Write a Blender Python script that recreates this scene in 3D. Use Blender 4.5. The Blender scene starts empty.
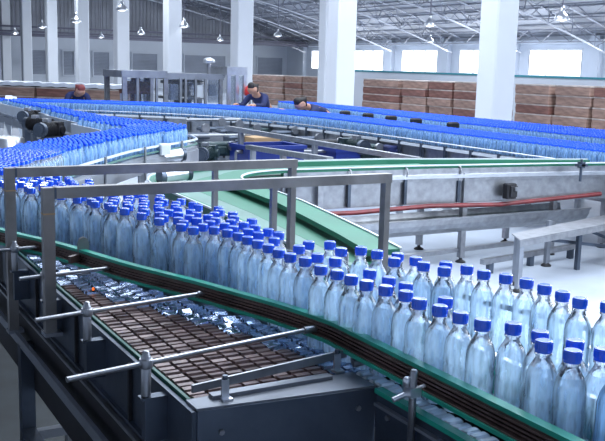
import bpy, bmesh, math, random
from mathutils import Vector, Matrix

random.seed(7)
C = bpy.context.scene.collection
PI = math.pi

# ------------------------------------------------------------------ camera
F_PX, CAM_H = 900.0, 1.85
ROLL, YAW, PITCH = math.radians(1.55), math.radians(29.6), math.atan(154 / 900)
fwd = Vector((math.sin(YAW) * math.cos(PITCH), math.cos(YAW) * math.cos(PITCH), -math.sin(PITCH)))
rt = Vector((math.cos(YAW), -math.sin(YAW), 0))
upv = rt.cross(fwd)
RX = rt * math.cos(ROLL) + upv * math.sin(ROLL)
UX = upv * math.cos(ROLL) - rt * math.sin(ROLL)
CAM = Vector((0, 0, CAM_H))
cd = bpy.data.cameras.new('camera')
cam = bpy.data.objects.new('camera', cd)
C.objects.link(cam)
m = Matrix((RX, UX, -fwd)).transposed().to_4x4()
m.translation = CAM
cam.matrix_world = m
cd.sensor_width = 36
cd.lens = F_PX / 605 * 36
cd.clip_start = 0.05
cd.clip_end = 400
bpy.context.scene.camera = cam


def ray(x, y):
    return fwd + RX * ((x - 302.5) / F_PX) + UX * ((220.5 - y) / F_PX)


def P(x, y, z):
    """point of the plane at height z seen at a pixel"""
    d = ray(x, y)
    return CAM + d * ((z - CAM_H) / d.z)


def PY(x, y, Y):
    d = ray(x, y)
    return CAM + d * (Y / d.y)


def pix(v):
    q = Vector(v) - CAM
    Z = q.dot(fwd)
    return 302.5 + F_PX * q.dot(RX) / Z, 220.5 - F_PX * q.dot(UX) / Z, Z


# --------------------------------------------------------------- materials
def mat(name, col, rough=.5, metal=0., noise=0., nscale=8., bump=0., bscale=40., spec=.5, emit=None, es=0., stretch=None, coat=0.):
    ma = bpy.data.materials.new(name)
    ma.use_nodes = True
    nt = ma.node_tree
    b = nt.nodes['Principled BSDF']
    b.inputs['Base Color'].default_value = (*col, 1)
    b.inputs['Roughness'].default_value = rough
    b.inputs['Metallic'].default_value = metal
    b.inputs['Specular IOR Level'].default_value = spec
    b.inputs['Coat Weight'].default_value = coat
    tc = nt.nodes.new('ShaderNodeTexCoord')
    src = tc.outputs['Object']
    if stretch:
        mp = nt.nodes.new('ShaderNodeMapping')
        mp.inputs['Scale'].default_value = stretch
        nt.links.new(src, mp.inputs['Vector'])
        src = mp.outputs['Vector']
    if noise:
        n = nt.nodes.new('ShaderNodeTexNoise')
        n.inputs['Scale'].default_value = nscale
        n.inputs['Detail'].default_value = 5
        nt.links.new(src, n.inputs['Vector'])
        r = nt.nodes.new('ShaderNodeValToRGB')
        r.color_ramp.elements[0].position = .3
        r.color_ramp.elements[1].position = .7
        r.color_ramp.elements[0].color = (*[max(0, c * (1 - noise)) for c in col], 1)
        r.color_ramp.elements[1].color = (*[min(1, c * (1 + noise)) for c in col], 1)
        nt.links.new(n.outputs['Fac'], r.inputs['Fac'])
        nt.links.new(r.outputs['Color'], b.inputs['Base Color'])
    if bump:
        n2 = nt.nodes.new('ShaderNodeTexNoise')
        n2.inputs['Scale'].default_value = bscale
        nt.links.new(src, n2.inputs['Vector'])
        bp = nt.nodes.new('ShaderNodeBump')
        bp.inputs['Strength'].default_value = bump
        bp.inputs['Distance'].default_value = .01
        nt.links.new(n2.outputs['Fac'], bp.inputs['Height'])
        nt.links.new(bp.outputs['Normal'], b.inputs['Normal'])
    if emit:
        b.inputs['Emission Color'].default_value = (*emit, 1)
        b.inputs['Emission Strength'].default_value = es
    return ma


STEEL = mat('brushed_steel', (.34, .35, .375), .36, .85, .18, 14, .08, 60)
STEEL_L = mat('bright_steel', (.72, .74, .78), .28, .9, .1, 10, .05, 50)
STEEL_P = mat('steel_panel', (.27, .29, .33), .42, .55, .22, 3, .06, 20)
STEEL_D = mat('dark_steel', (.085, .105, .14), .38, .7, .3, 5, .1, 30)
RAILST = mat('worn_frame_steel', (.25, .24, .235), .45, .6, .25, 9, .1, 50)
BLACK = mat('black_rubber', (.012, .012, .016), .6, 0, .3, 20)
GREEN = mat('green_guide_plastic', (.015, .33, .23), .32, 0, .15, 12)
GREEN_B = mat('green_conveyor_belt', (.008, .14, .08), .5, 0, .12, 3)
GREEN_P = mat('pale_green_belt', (.09, .19, .16), .45, 0, .15, 3)
BROWN = mat('brown_guide_channel', (.13, .085, .075), .38, .4, .35, 12)
PLATE = mat('brown_belt_plate', (.155, .10, .092), .3, .45, .45, 24, .1, 80)
WHITEP = mat('white_plastic', (.62, .66, .71), .3, 0, .05, 6)
PAINT = mat('white_paint', (.78, .80, .84), .55, 0, .04, .8)
PAINTW = mat('pale_wall_paint', (.62, .66, .73), .7, 0, .06, .5)
GREYP = mat('grey_shutter', (.36, .39, .46), .6, 0, .1, 1)
FLOOR = mat('pale_floor_paint', (.50, .55, .63), .25, 0, .18, .7, .05, 6)
TRUSSW = mat('truss_web_paint', (.27, .28, .33), .5, .1, .1, 2)
ROOFM = mat('corrugated_roof_metal', (.33, .34, .38), .6, .2, .2, .6)
TRUSS = mat('truss_paint', (.50, .52, .58), .5, .1, .1, 2)
BEAM = mat('dark_beam_paint', (.13, .13, .18), .5, .1)
CARTON = mat('brown_carton', (.34, .215, .17), .75, 0, .4, 2.2, 0, 40, stretch=(1, 1, 6))
CARTON2 = mat('pale_carton', (.52, .44, .40), .75, 0, .3, 3)
CARTON3 = mat('dark_red_carton', (.22, .10, .08), .75, 0, .4, 2.2, stretch=(1, 1, 6))
FOAM = mat('white_cover_sheet', (.8, .83, .9), .5)
TEAL = mat('teal_trim', (.05, .28, .34), .5)
NAVY = mat('navy_cloth', (.012, .02, .09), .8, 0, .3, 9)
NAVY2 = mat('dark_trousers', (.02, .022, .04), .8)
SKIN = mat('skin', (.50, .27, .19), .5)
HAIR = mat('dark_hair', (.015, .012, .012), .6)
RED = mat('red_paint', (.55, .03, .03), .4)
REDH = mat('red_hose', (.17, .022, .026), .4, 0, .3, 9)
BLUEP = mat('blue_bin_plastic', (.01, .03, .22), .4)
MOTOR = mat('dark_motor_paint', (.025, .05, .055), .4, .3)
CAPM = mat('blue_cap_plastic', (.006, .135, .90), .24, 0, 0, 8, spec=.7, coat=.6)
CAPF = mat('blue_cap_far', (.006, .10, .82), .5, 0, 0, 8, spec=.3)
REDD = mat('muted_red_cloth', (.22, .05, .05), .7)
ORANGE = mat('orange_indicator', (.6, .1, .02), .4, emit=(1, .18, .03), es=1.2)
SHADE_M = mat('floor_shade', (.010, .014, .017), .7, 0, .4, 6)  # near-black colour carries the shadow on the floor
LAMPG = mat('lamp_glow', (.8, .85, .9), .4, emit=(.9, .95, 1), es=3)
WINGLASS = mat('window_glass', (.9, .95, 1), .1, emit=(.93, .97, 1), es=5.0)
ROOF_GLOW = mat('added_roof_glow', (.8, .85, .9), .4, emit=(.82, .9, 1), es=6)  # glow for added roof panes; no mesh uses it
YELLOW = mat('tan_box_card', (.42, .27, .14), .7)


def clear_mat(name, tint, transp, rough=.06, white=(.62, .78, 1.0)):
    """thin clear plastic filled with water: part see-through, part scattering, glossy skin"""
    ma = bpy.data.materials.new(name)
    ma.use_nodes = True
    nt = ma.node_tree
    nt.nodes.clear()
    out = nt.nodes.new('ShaderNodeOutputMaterial')
    tr = nt.nodes.new('ShaderNodeBsdfTransparent')
    tr.inputs['Color'].default_value = (*tint, 1)
    df = nt.nodes.new('ShaderNodeBsdfDiffuse')
    tl = nt.nodes.new('ShaderNodeBsdfTranslucent')
    for d in (df, tl):
        d.inputs['Color'].default_value = (*white, 1)
    m1 = nt.nodes.new('ShaderNodeMixShader')
    m1.inputs[0].default_value = .6
    nt.links.new(df.outputs[0], m1.inputs[1])
    nt.links.new(tl.outputs[0], m1.inputs[2])
    tc = nt.nodes.new('ShaderNodeTexCoord')
    mp = nt.nodes.new('ShaderNodeMapping')
    mp.inputs['Scale'].default_value = (85, 85, 16)
    nt.links.new(tc.outputs['Object'], mp.inputs['Vector'])
    n = nt.nodes.new('ShaderNodeTexNoise')
    n.inputs['Scale'].default_value = 1.0
    n.inputs['Detail'].default_value = 2
    nt.links.new(mp.outputs['Vector'], n.inputs['Vector'])
    mr = nt.nodes.new('ShaderNodeMapRange')  # streaky noise paints pale highlights into the clear plastic
    mr.inputs['From Min'].default_value = .35
    mr.inputs['From Max'].default_value = .65
    mr.inputs['To Min'].default_value = min(1, transp + .34)
    mr.inputs['To Max'].default_value = max(0, transp - .34)
    nt.links.new(n.outputs['Fac'], mr.inputs['Value'])
    m2 = nt.nodes.new('ShaderNodeMixShader')
    nt.links.new(mr.outputs[0], m2.inputs[0])
    nt.links.new(m1.outputs[0], m2.inputs[1])
    nt.links.new(tr.outputs[0], m2.inputs[2])
    gl = nt.nodes.new('ShaderNodeBsdfGlossy')
    gl.inputs['Roughness'].default_value = rough
    fr = nt.nodes.new('ShaderNodeFresnel')
    fr.inputs['IOR'].default_value = 1.33
    bp = nt.nodes.new('ShaderNodeBump')
    bp.inputs['Strength'].default_value = .6
    bp.inputs['Distance'].default_value = .006
    nt.links.new(n.outputs['Fac'], bp.inputs['Height'])
    nt.links.new(bp.outputs['Normal'], gl.inputs['Normal'])
    nt.links.new(bp.outputs['Normal'], fr.inputs['Normal'])
    m3 = nt.nodes.new('ShaderNodeMixShader')
    nt.links.new(fr.outputs[0], m3.inputs[0])
    nt.links.new(m2.outputs[0], m3.inputs[1])
    nt.links.new(gl.outputs[0], m3.inputs[2])
    nt.links.new(m3.outputs[0], out.inputs['Surface'])
    return ma


WATERB = clear_mat('clear_bottle_with_water', (.86, .93, 1.0), .42, white=(.68, .86, 1.0))
NECKB = clear_mat('clear_empty_neck', (.95, .97, 1.0), .62, white=(.85, .92, 1.0))
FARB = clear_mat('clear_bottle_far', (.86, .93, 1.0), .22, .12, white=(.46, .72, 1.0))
GLASSM = clear_mat('cabinet_glass', (.80, .84, .9), .97, .05, white=(.3, .32, .36))


# ------------------------------------------------------------ mesh builder
class MB:
    def __init__(s):
        s.v, s.f, s.mi, s.sm = [], [], [], []

    def add(s, vs, fs, mi=0, smooth=False):
        n = len(s.v)
        s.v += [tuple(v) for v in vs]
        s.f += [tuple(n + i for i in f) for f in fs]
        s.mi += [mi] * len(fs)
        s.sm += [smooth] * len(fs)
        return s

    def box(s, x0, x1, y0, y1, z0, z1, mi=0):
        vs = [(x, y, z) for z in (z0, z1) for y in (y0, y1) for x in (x0, x1)]
        return s.add(vs, [(0, 2, 3, 1), (4, 5, 7, 6), (0, 1, 5, 4), (2, 6, 7, 3), (0, 4, 6, 2), (1, 3, 7, 5)], mi)

    def cbox(s, x0, x1, y0, y1, z0, z1, c=.004, mi=0):
        """box with chamfered upright edges and top edge"""
        r = [(x0 + c, y0), (x1 - c, y0), (x1, y0 + c), (x1, y1 - c), (x1 - c, y1), (x0 + c, y1), (x0, y1 - c), (x0, y0 + c)]
        cx, cy = (x0 + x1) / 2, (y0 + y1) / 2
        kx, ky = 1 - 2 * c / max(1e-6, (x1 - x0)), 1 - 2 * c / max(1e-6, (y1 - y0))
        vs = [(x, y, z0) for x, y in r] + [(x, y, z1 - c) for x, y in r] + [(cx + (x - cx) * kx, cy + (y - cy) * ky, z1) for x, y in r]
        fs = [tuple(range(7, -1, -1)), tuple(range(16, 24))]
        for k in range(2):
            for i in range(8):
                j = (i + 1) % 8
                fs.append((k * 8 + i, k * 8 + j, k * 8 + 8 + j, k * 8 + 8 + i))
        return s.add(vs, fs, mi)

    def bar(s, a, b, w, h=None, mi=0, up=(0, 0, 1)):
        """square bar from a to b"""
        a, b = Vector(a), Vector(b)
        h = h or w
        d = (b - a).normalized()
        u = Vector(up)
        if abs(d.dot(u)) > .98:
            u = Vector((0, 1, 0))
        sx = d.cross(u).normalized() * w / 2
        sy = sx.cross(d).normalized() * h / 2
        vs = [p + i * sx + j * sy for p in (a, b) for i, j in ((-1, -1), (1, -1), (1, 1), (-1, 1))]
        return s.add(vs, [(3, 2, 1, 0), (4, 5, 6, 7)] + [(i, (i + 1) % 4, (i + 1) % 4 + 4, i + 4) for i in range(4)], mi)

    def cyl(s, a, b, r, n=12, r2=None, mi=0, caps=True):
        a, b = Vector(a), Vector(b)
        r2 = r if r2 is None else r2
        d = (b - a).normalized()
        u = Vector((0, 0, 1)) if abs(d.z) < .9 else Vector((1, 0, 0))
        x = d.cross(u).normalized()
        y = d.cross(x)
        vs = [p + (x * math.cos(2 * PI * i / n) + y * math.sin(2 * PI * i / n)) * q for p, q in ((a, r), (b, r2)) for i in range(n)]
        s.add(vs, [(i, i + n, (i + 1) % n + n, (i + 1) % n) for i in range(n)], mi, True)
        if caps:
            s.add(vs, [tuple(range(n)), tuple(range(2 * n - 1, n - 1, -1))], mi)
        return s

    def lathe(s, prof, n=16, c=(0, 0, 0), mi=None, smooth=True):
        """prof: (r, z, material index) rings bottom to top"""
        vs, fs, ms = [], [], []
        for q in prof:
            vs += [(c[0] + q[0] * math.cos(2 * PI * i / n), c[1] + q[0] * math.sin(2 * PI * i / n), c[2] + q[1]) for i in range(n)]
        k0 = len(s.v)
        s.v += vs
        for k in range(len(prof) - 1):
            for i in range(n):
                j = (i + 1) % n
                s.f.append((k0 + k * n + i, k0 + k * n + j, k0 + k * n + n + j, k0 + k * n + n + i))
                s.mi.append(prof[k][2] if len(prof[k]) > 2 else 0)
                s.sm.append(smooth)
        s.f.append(tuple(k0 + i for i in range(n - 1, -1, -1)))
        s.mi.append(prof[0][2] if len(prof[0]) > 2 else 0); s.sm.append(False)
        kk = len(prof) - 1
        s.f.append(tuple(k0 + kk * n + i for i in range(n)))
        s.mi.append(prof[-1][2] if len(prof[-1]) > 2 else 0); s.sm.append(False)
        return s

    def sweep(s, path, w, h, mi=0, z=None):
        """flat-bottomed strip of width w and height h following a plan path; path = (x, y[, z]) of its centre line"""
        pts = [Vector((p[0], p[1], z if z is not None else p[2])) for p in path]
        rings = []
        for i, p in enumerate(pts):
            d = (pts[min(i + 1, len(pts) - 1)] - pts[max(i - 1, 0)])
            d.z = 0
            d.normalize()
            nn = Vector((d.y, -d.x, 0)) * (w / 2)
            rings.append([p - nn, p + nn, p + nn + Vector((0, 0, h)), p - nn + Vector((0, 0, h))])
        vs = [v for r in rings for v in r]
        fs = [(0, 1, 2, 3), tuple(len(vs) - 4 + i for i in (3, 2, 1, 0))]
        for k in range(len(rings) - 1):
            for i in range(4):
                j = (i + 1) % 4
                fs.append((k * 4 + i, k * 4 + 4 + i, k * 4 + 4 + j, k * 4 + j))
        return s.add(vs, fs, mi)

    def tube(s, path, r, n=8, mi=0):
        pts = [Vector(p) for p in path]
        rings = []
        for i, p in enumerate(pts):
            d = (pts[min(i + 1, len(pts) - 1)] - pts[max(i - 1, 0)]).normalized()
            u = Vector((0, 0, 1)) if abs(d.z) < .9 else Vector((1, 0, 0))
            x = d.cross(u).normalized(); y = d.cross(x)
            rings += [p + (x * math.cos(2 * PI * j / n) + y * math.sin(2 * PI * j / n)) * r for j in range(n)]
        fs = []
        for k in range(len(pts) - 1):
            for i in range(n):
                j = (i + 1) % n
                fs.append((k * n + i, k * n + n + i, k * n + n + j, k * n + j))
        s.add(rings, fs, mi, True)
        m_ = len(rings)
        s.add(rings, [tuple(range(n)), tuple(range(m_ - 1, m_ - n - 1, -1))], mi)
        return s

    def slab(s, ea, eb, z0, z1, mi=0):
        """plate between two plan edges with equal point counts"""
        n = len(ea)
        vs = [(p[0], p[1], z) for z in (z0, z1) for e in (ea, eb) for p in e]
        fs = []
        for i in range(n - 1):
            fs += [(2 * n + i, 2 * n + i + 1, 3 * n + i + 1, 3 * n + i), (i, n + i, n + i + 1, i + 1),
                   (i, i + 1, 2 * n + i + 1, 2 * n + i), (n + i, 3 * n + i, 3 * n + i + 1, n + i + 1)]
        fs += [(0, 2 * n, 3 * n, n), (n - 1, 2 * n - 1, 4 * n - 1, 3 * n - 1)]
        return s.add(vs, fs, mi)

    def prism(s, poly, z0, z1, mi=0):
        n = len(poly)
        vs = [(p[0], p[1], z) for z in (z0, z1) for p in poly]
        return s.add(vs, [tuple(range(n - 1, -1, -1)), tuple(range(n, 2 * n))] + [(i, (i + 1) % n, (i + 1) % n + n, i + n) for i in range(n)], mi)

    def mesh(s, name, mats):
        me = bpy.data.meshes.new(name)
        me.from_pydata(s.v, [], s.f)
        for x in (mats if isinstance(mats, (list, tuple)) else [mats]):
            me.materials.append(x)
        me.polygons.foreach_set('material_index', s.mi)
        me.polygons.foreach_set('use_smooth', s.sm)
        bm = bmesh.new()
        bm.from_mesh(me)
        bmesh.ops.recalc_face_normals(bm, faces=bm.faces)
        bm.to_mesh(me)
        bm.free()
        me.update()
        return me

    def build(s, name, mats, parent=None):
        o = bpy.data.objects.new(name, s.mesh(name, mats))
        C.objects.link(o)
        if parent:
            o.parent = parent
            o.location = -parent.location if not parent.parent else (0, 0, 0)
        return o


def tag(o, label=None, cat=None, group=None, kind=None):
    if label: o['label'] = label
    if cat: o['category'] = cat
    if group: o['group'] = group
    if kind: o['kind'] = kind
    return o


def thing(name, loc, label, cat, group=None):
    """empty at the thing's base; its parts are built in world coordinates and shifted back"""
    o = bpy.data.objects.new(name, None)
    o.empty_display_size = .1
    C.objects.link(o)
    o.location = loc
    return tag(o, label, cat, group)


def sub(mb, name, mats, parent):
    """a sub-part whose mesh is in world coordinates, under a part that is itself offset"""
    o = bpy.data.objects.new(name, mb.mesh(name, mats))
    C.objects.link(o)
    o.parent = parent
    return o


def struct(mb, name, mats):
    return tag(mb.build(name, mats), kind='structure')


def lerp(a, b, t):
    return a + (b - a) * t


def interp(x, xs, ys):
    if x <= xs[0]: return ys[0]
    for i in range(1, len(xs)):
        if x <= xs[i]:
            return lerp(ys[i - 1], ys[i], (x - xs[i - 1]) / (xs[i] - xs[i - 1]))
    return ys[-1]


def offset(path, d):
    """shift a plan path sideways (positive = to the right of travel)"""
    out = []
    for i, p in enumerate(path):
        a, b = path[max(i - 1, 0)], path[min(i + 1, len(path) - 1)]
        v = Vector((b[0] - a[0], b[1] - a[1])).normalized()
        out.append((p[0] + v.y * d, p[1] - v.x * d))
    return out


def smooth_path(pts, n=6):
    """Catmull-Rom through plan points"""
    out = []
    q = [pts[0]] + list(pts) + [pts[-1]]
    for i in range(1, len(q) - 2):
        for k in range(n):
            t = k / n
            out.append(tuple(.5 * (2 * q[i][c] + (q[i + 1][c] - q[i - 1][c]) * t + (2 * q[i - 1][c] - 5 * q[i][c] + 4 * q[i + 1][c] - q[i + 2][c]) * t * t
                             + (3 * q[i][c] - q[i - 1][c] - 3 * q[i + 1][c] + q[i + 2][c]) * t ** 3) for c in range(len(pts[0]))))
    out.append(tuple(pts[-1]))
    return out


def resample(path, n):
    L = [0]
    for a, b in zip(path, path[1:]):
        L.append(L[-1] + math.dist(a, b))
    out = []
    for i in range(n):
        t = L[-1] * i / (n - 1)
        k = max(j for j in range(len(L)) if L[j] <= t + 1e-9)
        k = min(k, len(path) - 2)
        u = (t - L[k]) / (L[k + 1] - L[k])
        out.append(tuple(lerp(path[k][c], path[k + 1][c], u) for c in range(len(path[0]))))
    return out

L1 = [
    (0.987,2.372),(1.056,2.570),(1.055,2.511),(1.112,2.555),(1.111,2.498),(1.033,2.411),(1.045,2.355),(1.100,2.401),
    (1.062,2.300),(1.101,2.344),(1.069,2.243),(1.142,2.449),(1.158,2.393),(1.123,2.291),(1.167,2.336),(1.070,2.185),
    (1.126,2.233),(1.071,2.126),(1.177,2.271),(1.072,2.065),(1.129,2.141),(1.181,2.213),(1.068,1.999),(1.070,1.941),
    (1.082,1.885),(1.141,2.023),(1.193,2.063),(1.247,2.041),(1.133,1.913),(1.071,1.791),(1.149,1.853),(1.082,1.735),
    (1.227,1.952),(1.084,1.677),(1.285,1.946),(1.088,1.620),(1.157,1.711),(1.299,1.890),(1.329,1.841),(1.287,1.796),
    (1.344,1.784),(1.326,1.728),(1.155,1.630),(1.101,1.564),(1.158,1.569),(1.114,1.508),(1.102,1.444),(1.158,1.429),
    (1.108,1.383),(1.380,1.709),(1.339,1.663),(1.114,1.326),(1.403,1.656),(1.406,1.598),(1.427,1.545),(1.439,1.489),
    (1.438,1.431),(1.157,1.224),(1.166,1.163),(1.131,1.117),(1.184,1.095),(1.136,1.054),(1.192,1.038),(1.120,1.268),
    (1.429,1.368),(1.422,1.311),(1.449,1.260),(1.150,0.970),(1.150,0.880),(1.150,0.790),(1.150,0.700),(1.150,0.610),
    (1.450,1.200),(1.450,1.130),(1.450,1.060),(1.450,0.990),(1.450,0.920),(1.450,0.850),(1.450,0.780),(1.450,0.710),
    (0.974,2.433),(1.075,2.453),(1.209,2.442),(1.001,2.484),(1.180,2.509),(0.949,2.548),(1.007,2.541),(0.981,2.596),
    (1.096,2.611),(1.152,2.596),(1.208,2.579),(0.932,2.658),(0.989,2.653),(1.042,2.630),(1.100,2.669),(1.190,2.639),
    (1.034,2.689),(1.209,2.693),(0.912,2.763),(0.967,2.730),(1.023,2.745),(1.080,2.733),(1.162,2.753),(0.983,2.789),
    (1.039,2.800),(1.095,2.788),(1.167,2.810),(0.892,2.832),(0.949,2.836),(1.005,2.848),(1.063,2.853),(1.119,2.842),
    (0.899,2.890),(0.963,2.892),(1.029,2.900),(1.097,2.899),(1.160,2.898),(0.867,2.938),(0.929,2.939),(0.986,2.944),
    (1.043,2.956),(1.100,2.956),(0.871,2.995),(0.953,2.994),(1.011,3.004),(1.124,3.010),(0.838,3.048),(0.908,3.039),
    (0.965,3.050),(1.021,3.061),(1.069,3.029),(0.868,3.099),(0.925,3.094),(0.982,3.105),(1.074,3.107),(0.809,3.150),
    (0.866,3.156),(0.937,3.156),(0.994,3.161),(1.052,3.160),(0.813,3.207),(0.902,3.201),(1.024,3.210),(0.782,3.256),
    (0.860,3.240),(0.946,3.244),(1.017,3.267),(0.798,3.311),(0.866,3.297),(0.949,3.302),(1.051,3.314),(0.744,3.328),
    (0.841,3.349),(0.904,3.340),(0.957,3.363),(0.746,3.385),(0.803,3.393),(0.875,3.396),(0.929,3.415),(0.986,3.412),
    (0.706,3.447),(0.763,3.440),(0.824,3.450),(0.885,3.453),(0.939,3.472),(0.690,3.502),(0.747,3.496),(0.800,3.519),
    (0.855,3.502),(1.010,3.501),(0.679,3.558),(0.737,3.554),(0.833,3.575),(0.885,3.550),(0.942,3.540),(0.648,3.607),
    (0.712,3.606),(0.778,3.615),(0.879,3.611),(0.953,3.596),(0.621,3.658),(0.680,3.656),(0.738,3.657),(0.846,3.658),
    (0.924,3.646),(0.600,3.711),(0.677,3.713),(0.740,3.714),(0.801,3.694),(0.859,3.715),(0.938,3.723),(0.578,3.771),
    (0.635,3.757),(0.692,3.769),(0.769,3.764),(0.827,3.763),(0.649,3.813),(0.705,3.827),(0.762,3.821),(0.823,3.820),
    (0.894,3.801),(0.534,3.868),(0.579,3.832),(0.655,3.870),(0.793,3.869),(0.872,3.865),(0.530,3.926),(0.600,3.886),
    (0.698,3.923),(0.754,3.912),(0.835,3.909),(0.900,3.915),(0.476,3.966),(0.610,3.949),(0.795,3.952),(0.853,3.963),
    (0.538,4.002),(0.596,4.004),(0.653,3.994),(0.705,4.020),(0.763,4.013),(0.820,4.012),(0.440,4.043),(0.503,4.048),
    (0.559,4.074),(0.619,4.057),(0.674,4.071),(0.785,4.073),(0.418,4.096),(0.501,4.110),(0.604,4.113),(0.661,4.127),
    (0.729,4.088),(0.391,4.147),(0.450,4.144),(0.554,4.141),(0.609,4.170),(0.709,4.164),(0.406,4.219),(0.460,4.201),
    (0.511,4.228),(0.564,4.206),(0.646,4.214),(0.748,4.206),(0.333,4.277),(0.459,4.258),(0.513,4.285),(0.567,4.264),
    (0.625,4.268),(0.702,4.241),
]
# ============================================================ THE SETTING
RX0, RX1, RY0, RY1 = -9.0, 34.0, -7.0, 63.0


def zr(x):
    return 3.7 + 4.2 * (1 - ((x - 10) / 24) ** 2)


struct(MB().box(RX0, RX1 + .3, RY0, RY1 + .3, -.2, 0), 'floor', FLOOR)
# ceiling: arched sheet with shallow corrugations, closed; the opening spans below go unused
UNUSED_SPAN_X = [(4.0, 8.0), (14.0, 18.0), (23.0, 26.0)]
UNUSED_SPAN_Y = [(-2.0, 6.0), (12.0, 20.0), (26.0, 34.0), (40.0, 48.0)]
mb = MB()
xs = [RX0 + (RX1 - RX0) * i / 43 for i in range(44)]
for i in range(43):
    a, b = xs[i], xs[i + 1]
    mb.add([(a, RY0, zr(a)), (b, RY0, zr(b)), (b, RY1, zr(b)), (a, RY1, zr(a)),
            (a, RY0, zr(a) + .12), (b, RY0, zr(b) + .12), (b, RY1, zr(b) + .12), (a, RY1, zr(a) + .12)],
           [(0, 1, 2, 3), (7, 6, 5, 4)])
for k in range(0, 43):
    x = xs[k] + .5
    mb.box(x - .05, x + .05, RY0, RY1, zr(x) - .06, zr(x))
struct(mb, 'ceiling', ROOFM)


def wall_with_holes(axis, pos, th, u0, u1, ztop, holes):
    """upright wall; axis 'x': plane x=pos with u along y. ztop is a function of u"""
    m_ = MB()
    us = sorted({u0, u1, *[h[0] for h in holes], *[h[1] for h in holes], *([u0 + (u1 - u0) * i / 24 for i in range(25)] if axis == 'y' else [])})
    for a, b in zip(us, us[1:]):
        mid = (a + b) / 2
        hs = [h for h in holes if h[0] <= mid <= h[1]]
        spans = [(0, None)]
        if hs:
            spans = [(0, hs[0][2]), (hs[0][3], None)]
        for z0, z1 in spans:
            za, zb = (z1, z1) if z1 is not None else (ztop(a), ztop(b))
            if axis == 'x':
                vs = [(pos, a, z0), (pos, b, z0), (pos, b, zb), (pos, a, za), (pos + th, a, z0), (pos + th, b, z0), (pos + th, b, zb), (pos + th, a, za)]
            else:
                vs = [(a, pos, z0), (b, pos, z0), (b, pos, zb), (a, pos, za), (a, pos + th, z0), (b, pos + th, z0), (b, pos + th, zb), (a, pos + th, za)]
            m_.add(vs, [(0, 1, 2, 3), (4, 7, 6, 5), (0, 4, 5, 1), (3, 2, 6, 7), (0, 3, 7, 4), (1, 5, 6, 2)])
    return m_


# right wall: a window between every pair of pilasters (bay 5.75 m)
BAY = 5.75
PIL = [31.45 + BAY * k for k in range(-6, 6)]          # pilaster centres
holes = []
for k, y in enumerate(PIL[:-1]):
    holes.append((y + 1.05, y + BAY - 1.05, 1.72, 3.02))
w = wall_with_holes('x', RX1, .3, RY0, RY1, lambda u: zr(RX1) + .1, holes)
for y in PIL:
    w.box(RX1 - .3, RX1, y - .3, y + .3, 0, zr(RX1) - .02)
w.box(RX1 - .35, RX1, RY0, RY1, 3.32, 3.5)
struct(w, 'wall_right', PAINTW)
for k, (a, b, c, d) in enumerate(holes):
    fr = MB().box(RX1 - .02, RX1 + .12, a - .06, b + .06, c - .06, c + .03).box(RX1 - .02, RX1 + .12, a - .06, b + .06, d - .03, d + .06)
    for u in (a, lerp(a, b, 1 / 3), lerp(a, b, 2 / 3), b):
        fr.box(RX1, RX1 + .1, u - .03, u + .03, c, d)
    f_ = struct(fr, 'window_%d' % (k + 1), PAINT)
    MB().box(RX1 + .1, RX1 + .13, a, b, c, d).build('pane', WINGLASS, f_)

struct(wall_with_holes('y', RY1, .3, RX0, RX1, lambda u: 3.35, []), 'wall_back', PAINTW)
gab = MB()
gx = [RX0 + (RX1 - RX0) * i / 40 for i in range(41)]
for a, b in zip(gx, gx[1:]):
    gab.add([(a, RY1, 3.35), (b, RY1, 3.35), (b, RY1, zr(b)), (a, RY1, zr(a)), (a, RY1 + .2, 3.35), (b, RY1 + .2, 3.35), (b, RY1 + .2, zr(b)), (a, RY1 + .2, zr(a))],
            [(0, 1, 2, 3), (4, 7, 6, 5)])
for i in range(160):
    x = RX0 + (RX1 - RX0) * (i + .5) / 160
    gab.box(x - .06, x + .06, RY1 - .04, RY1, 3.35, zr(x) - .02)
struct(gab, 'trim_1', ROOFM)
struct(wall_with_holes('x', RX0 - .3, .3, RY0, RY1, lambda u: zr(RX0) + .1, []), 'wall_left', PAINTW)
struct(wall_with_holes('y', RY0 - .3, .3, RX0, RX1, lambda u: zr(u), []), 'wall_front', PAINTW)

# grey shutters in the back wall
for k, (pa, pb) in enumerate([(30, 47), (62, 75), (92, 110), (131, 158), (183, 226), (256, 283)]):
    a, b = PY(pa, 65, RY1).x, PY(pb, 65, RY1).x
    f_ = MB()
    for u0, u1, z0, z1 in ((a, b, .75, .85), (a, b, 2.45, 2.55), (a, a + .1, .85, 2.45), (b - .1, b, .85, 2.45)):
        f_.box(u0, u1, RY1 - .1, RY1, z0, z1)
    o = struct(f_, 'window_%d' % (20 + k), PAINTW)
    sl = MB()
    for i in range(16):
        z = .85 + .1 * i
        sl.add([(a + .1, RY1 - .02, z), (b - .1, RY1 - .02, z), (b - .1, RY1 - .05, z + .09), (a + .1, RY1 - .05, z + .09), (b - .1, RY1 - .02, z + .1), (a + .1, RY1 - .02, z + .1)],
               [(0, 1, 2, 3), (3, 2, 4, 5)])
    sl.build('shutter', GREYP, o)

# dark runway beams in front of the back wall
for i, z in enumerate((3.28, 3.52, 3.82)):
    b_ = MB()
    h = .16 if i == 0 else .07
    b_.box(RX0, RX1 - .4, 59.0, 59.2, z - .02, z).box(RX0, RX1 - .4, 59.0, 59.2, z + h, z + h + .02).box(RX0, RX1 - .4, 59.08, 59.12, z, z + h)
    tag(b_.build('steel_beam', BEAM), ['dark steel beam across the back wall, lowest and thickest of three', 'thin dark steel beam, middle one of three across the back wall',
                                       'thin dark steel beam, topmost of three across the back wall'][i], 'beam', 'steel beams across the back wall')

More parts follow.
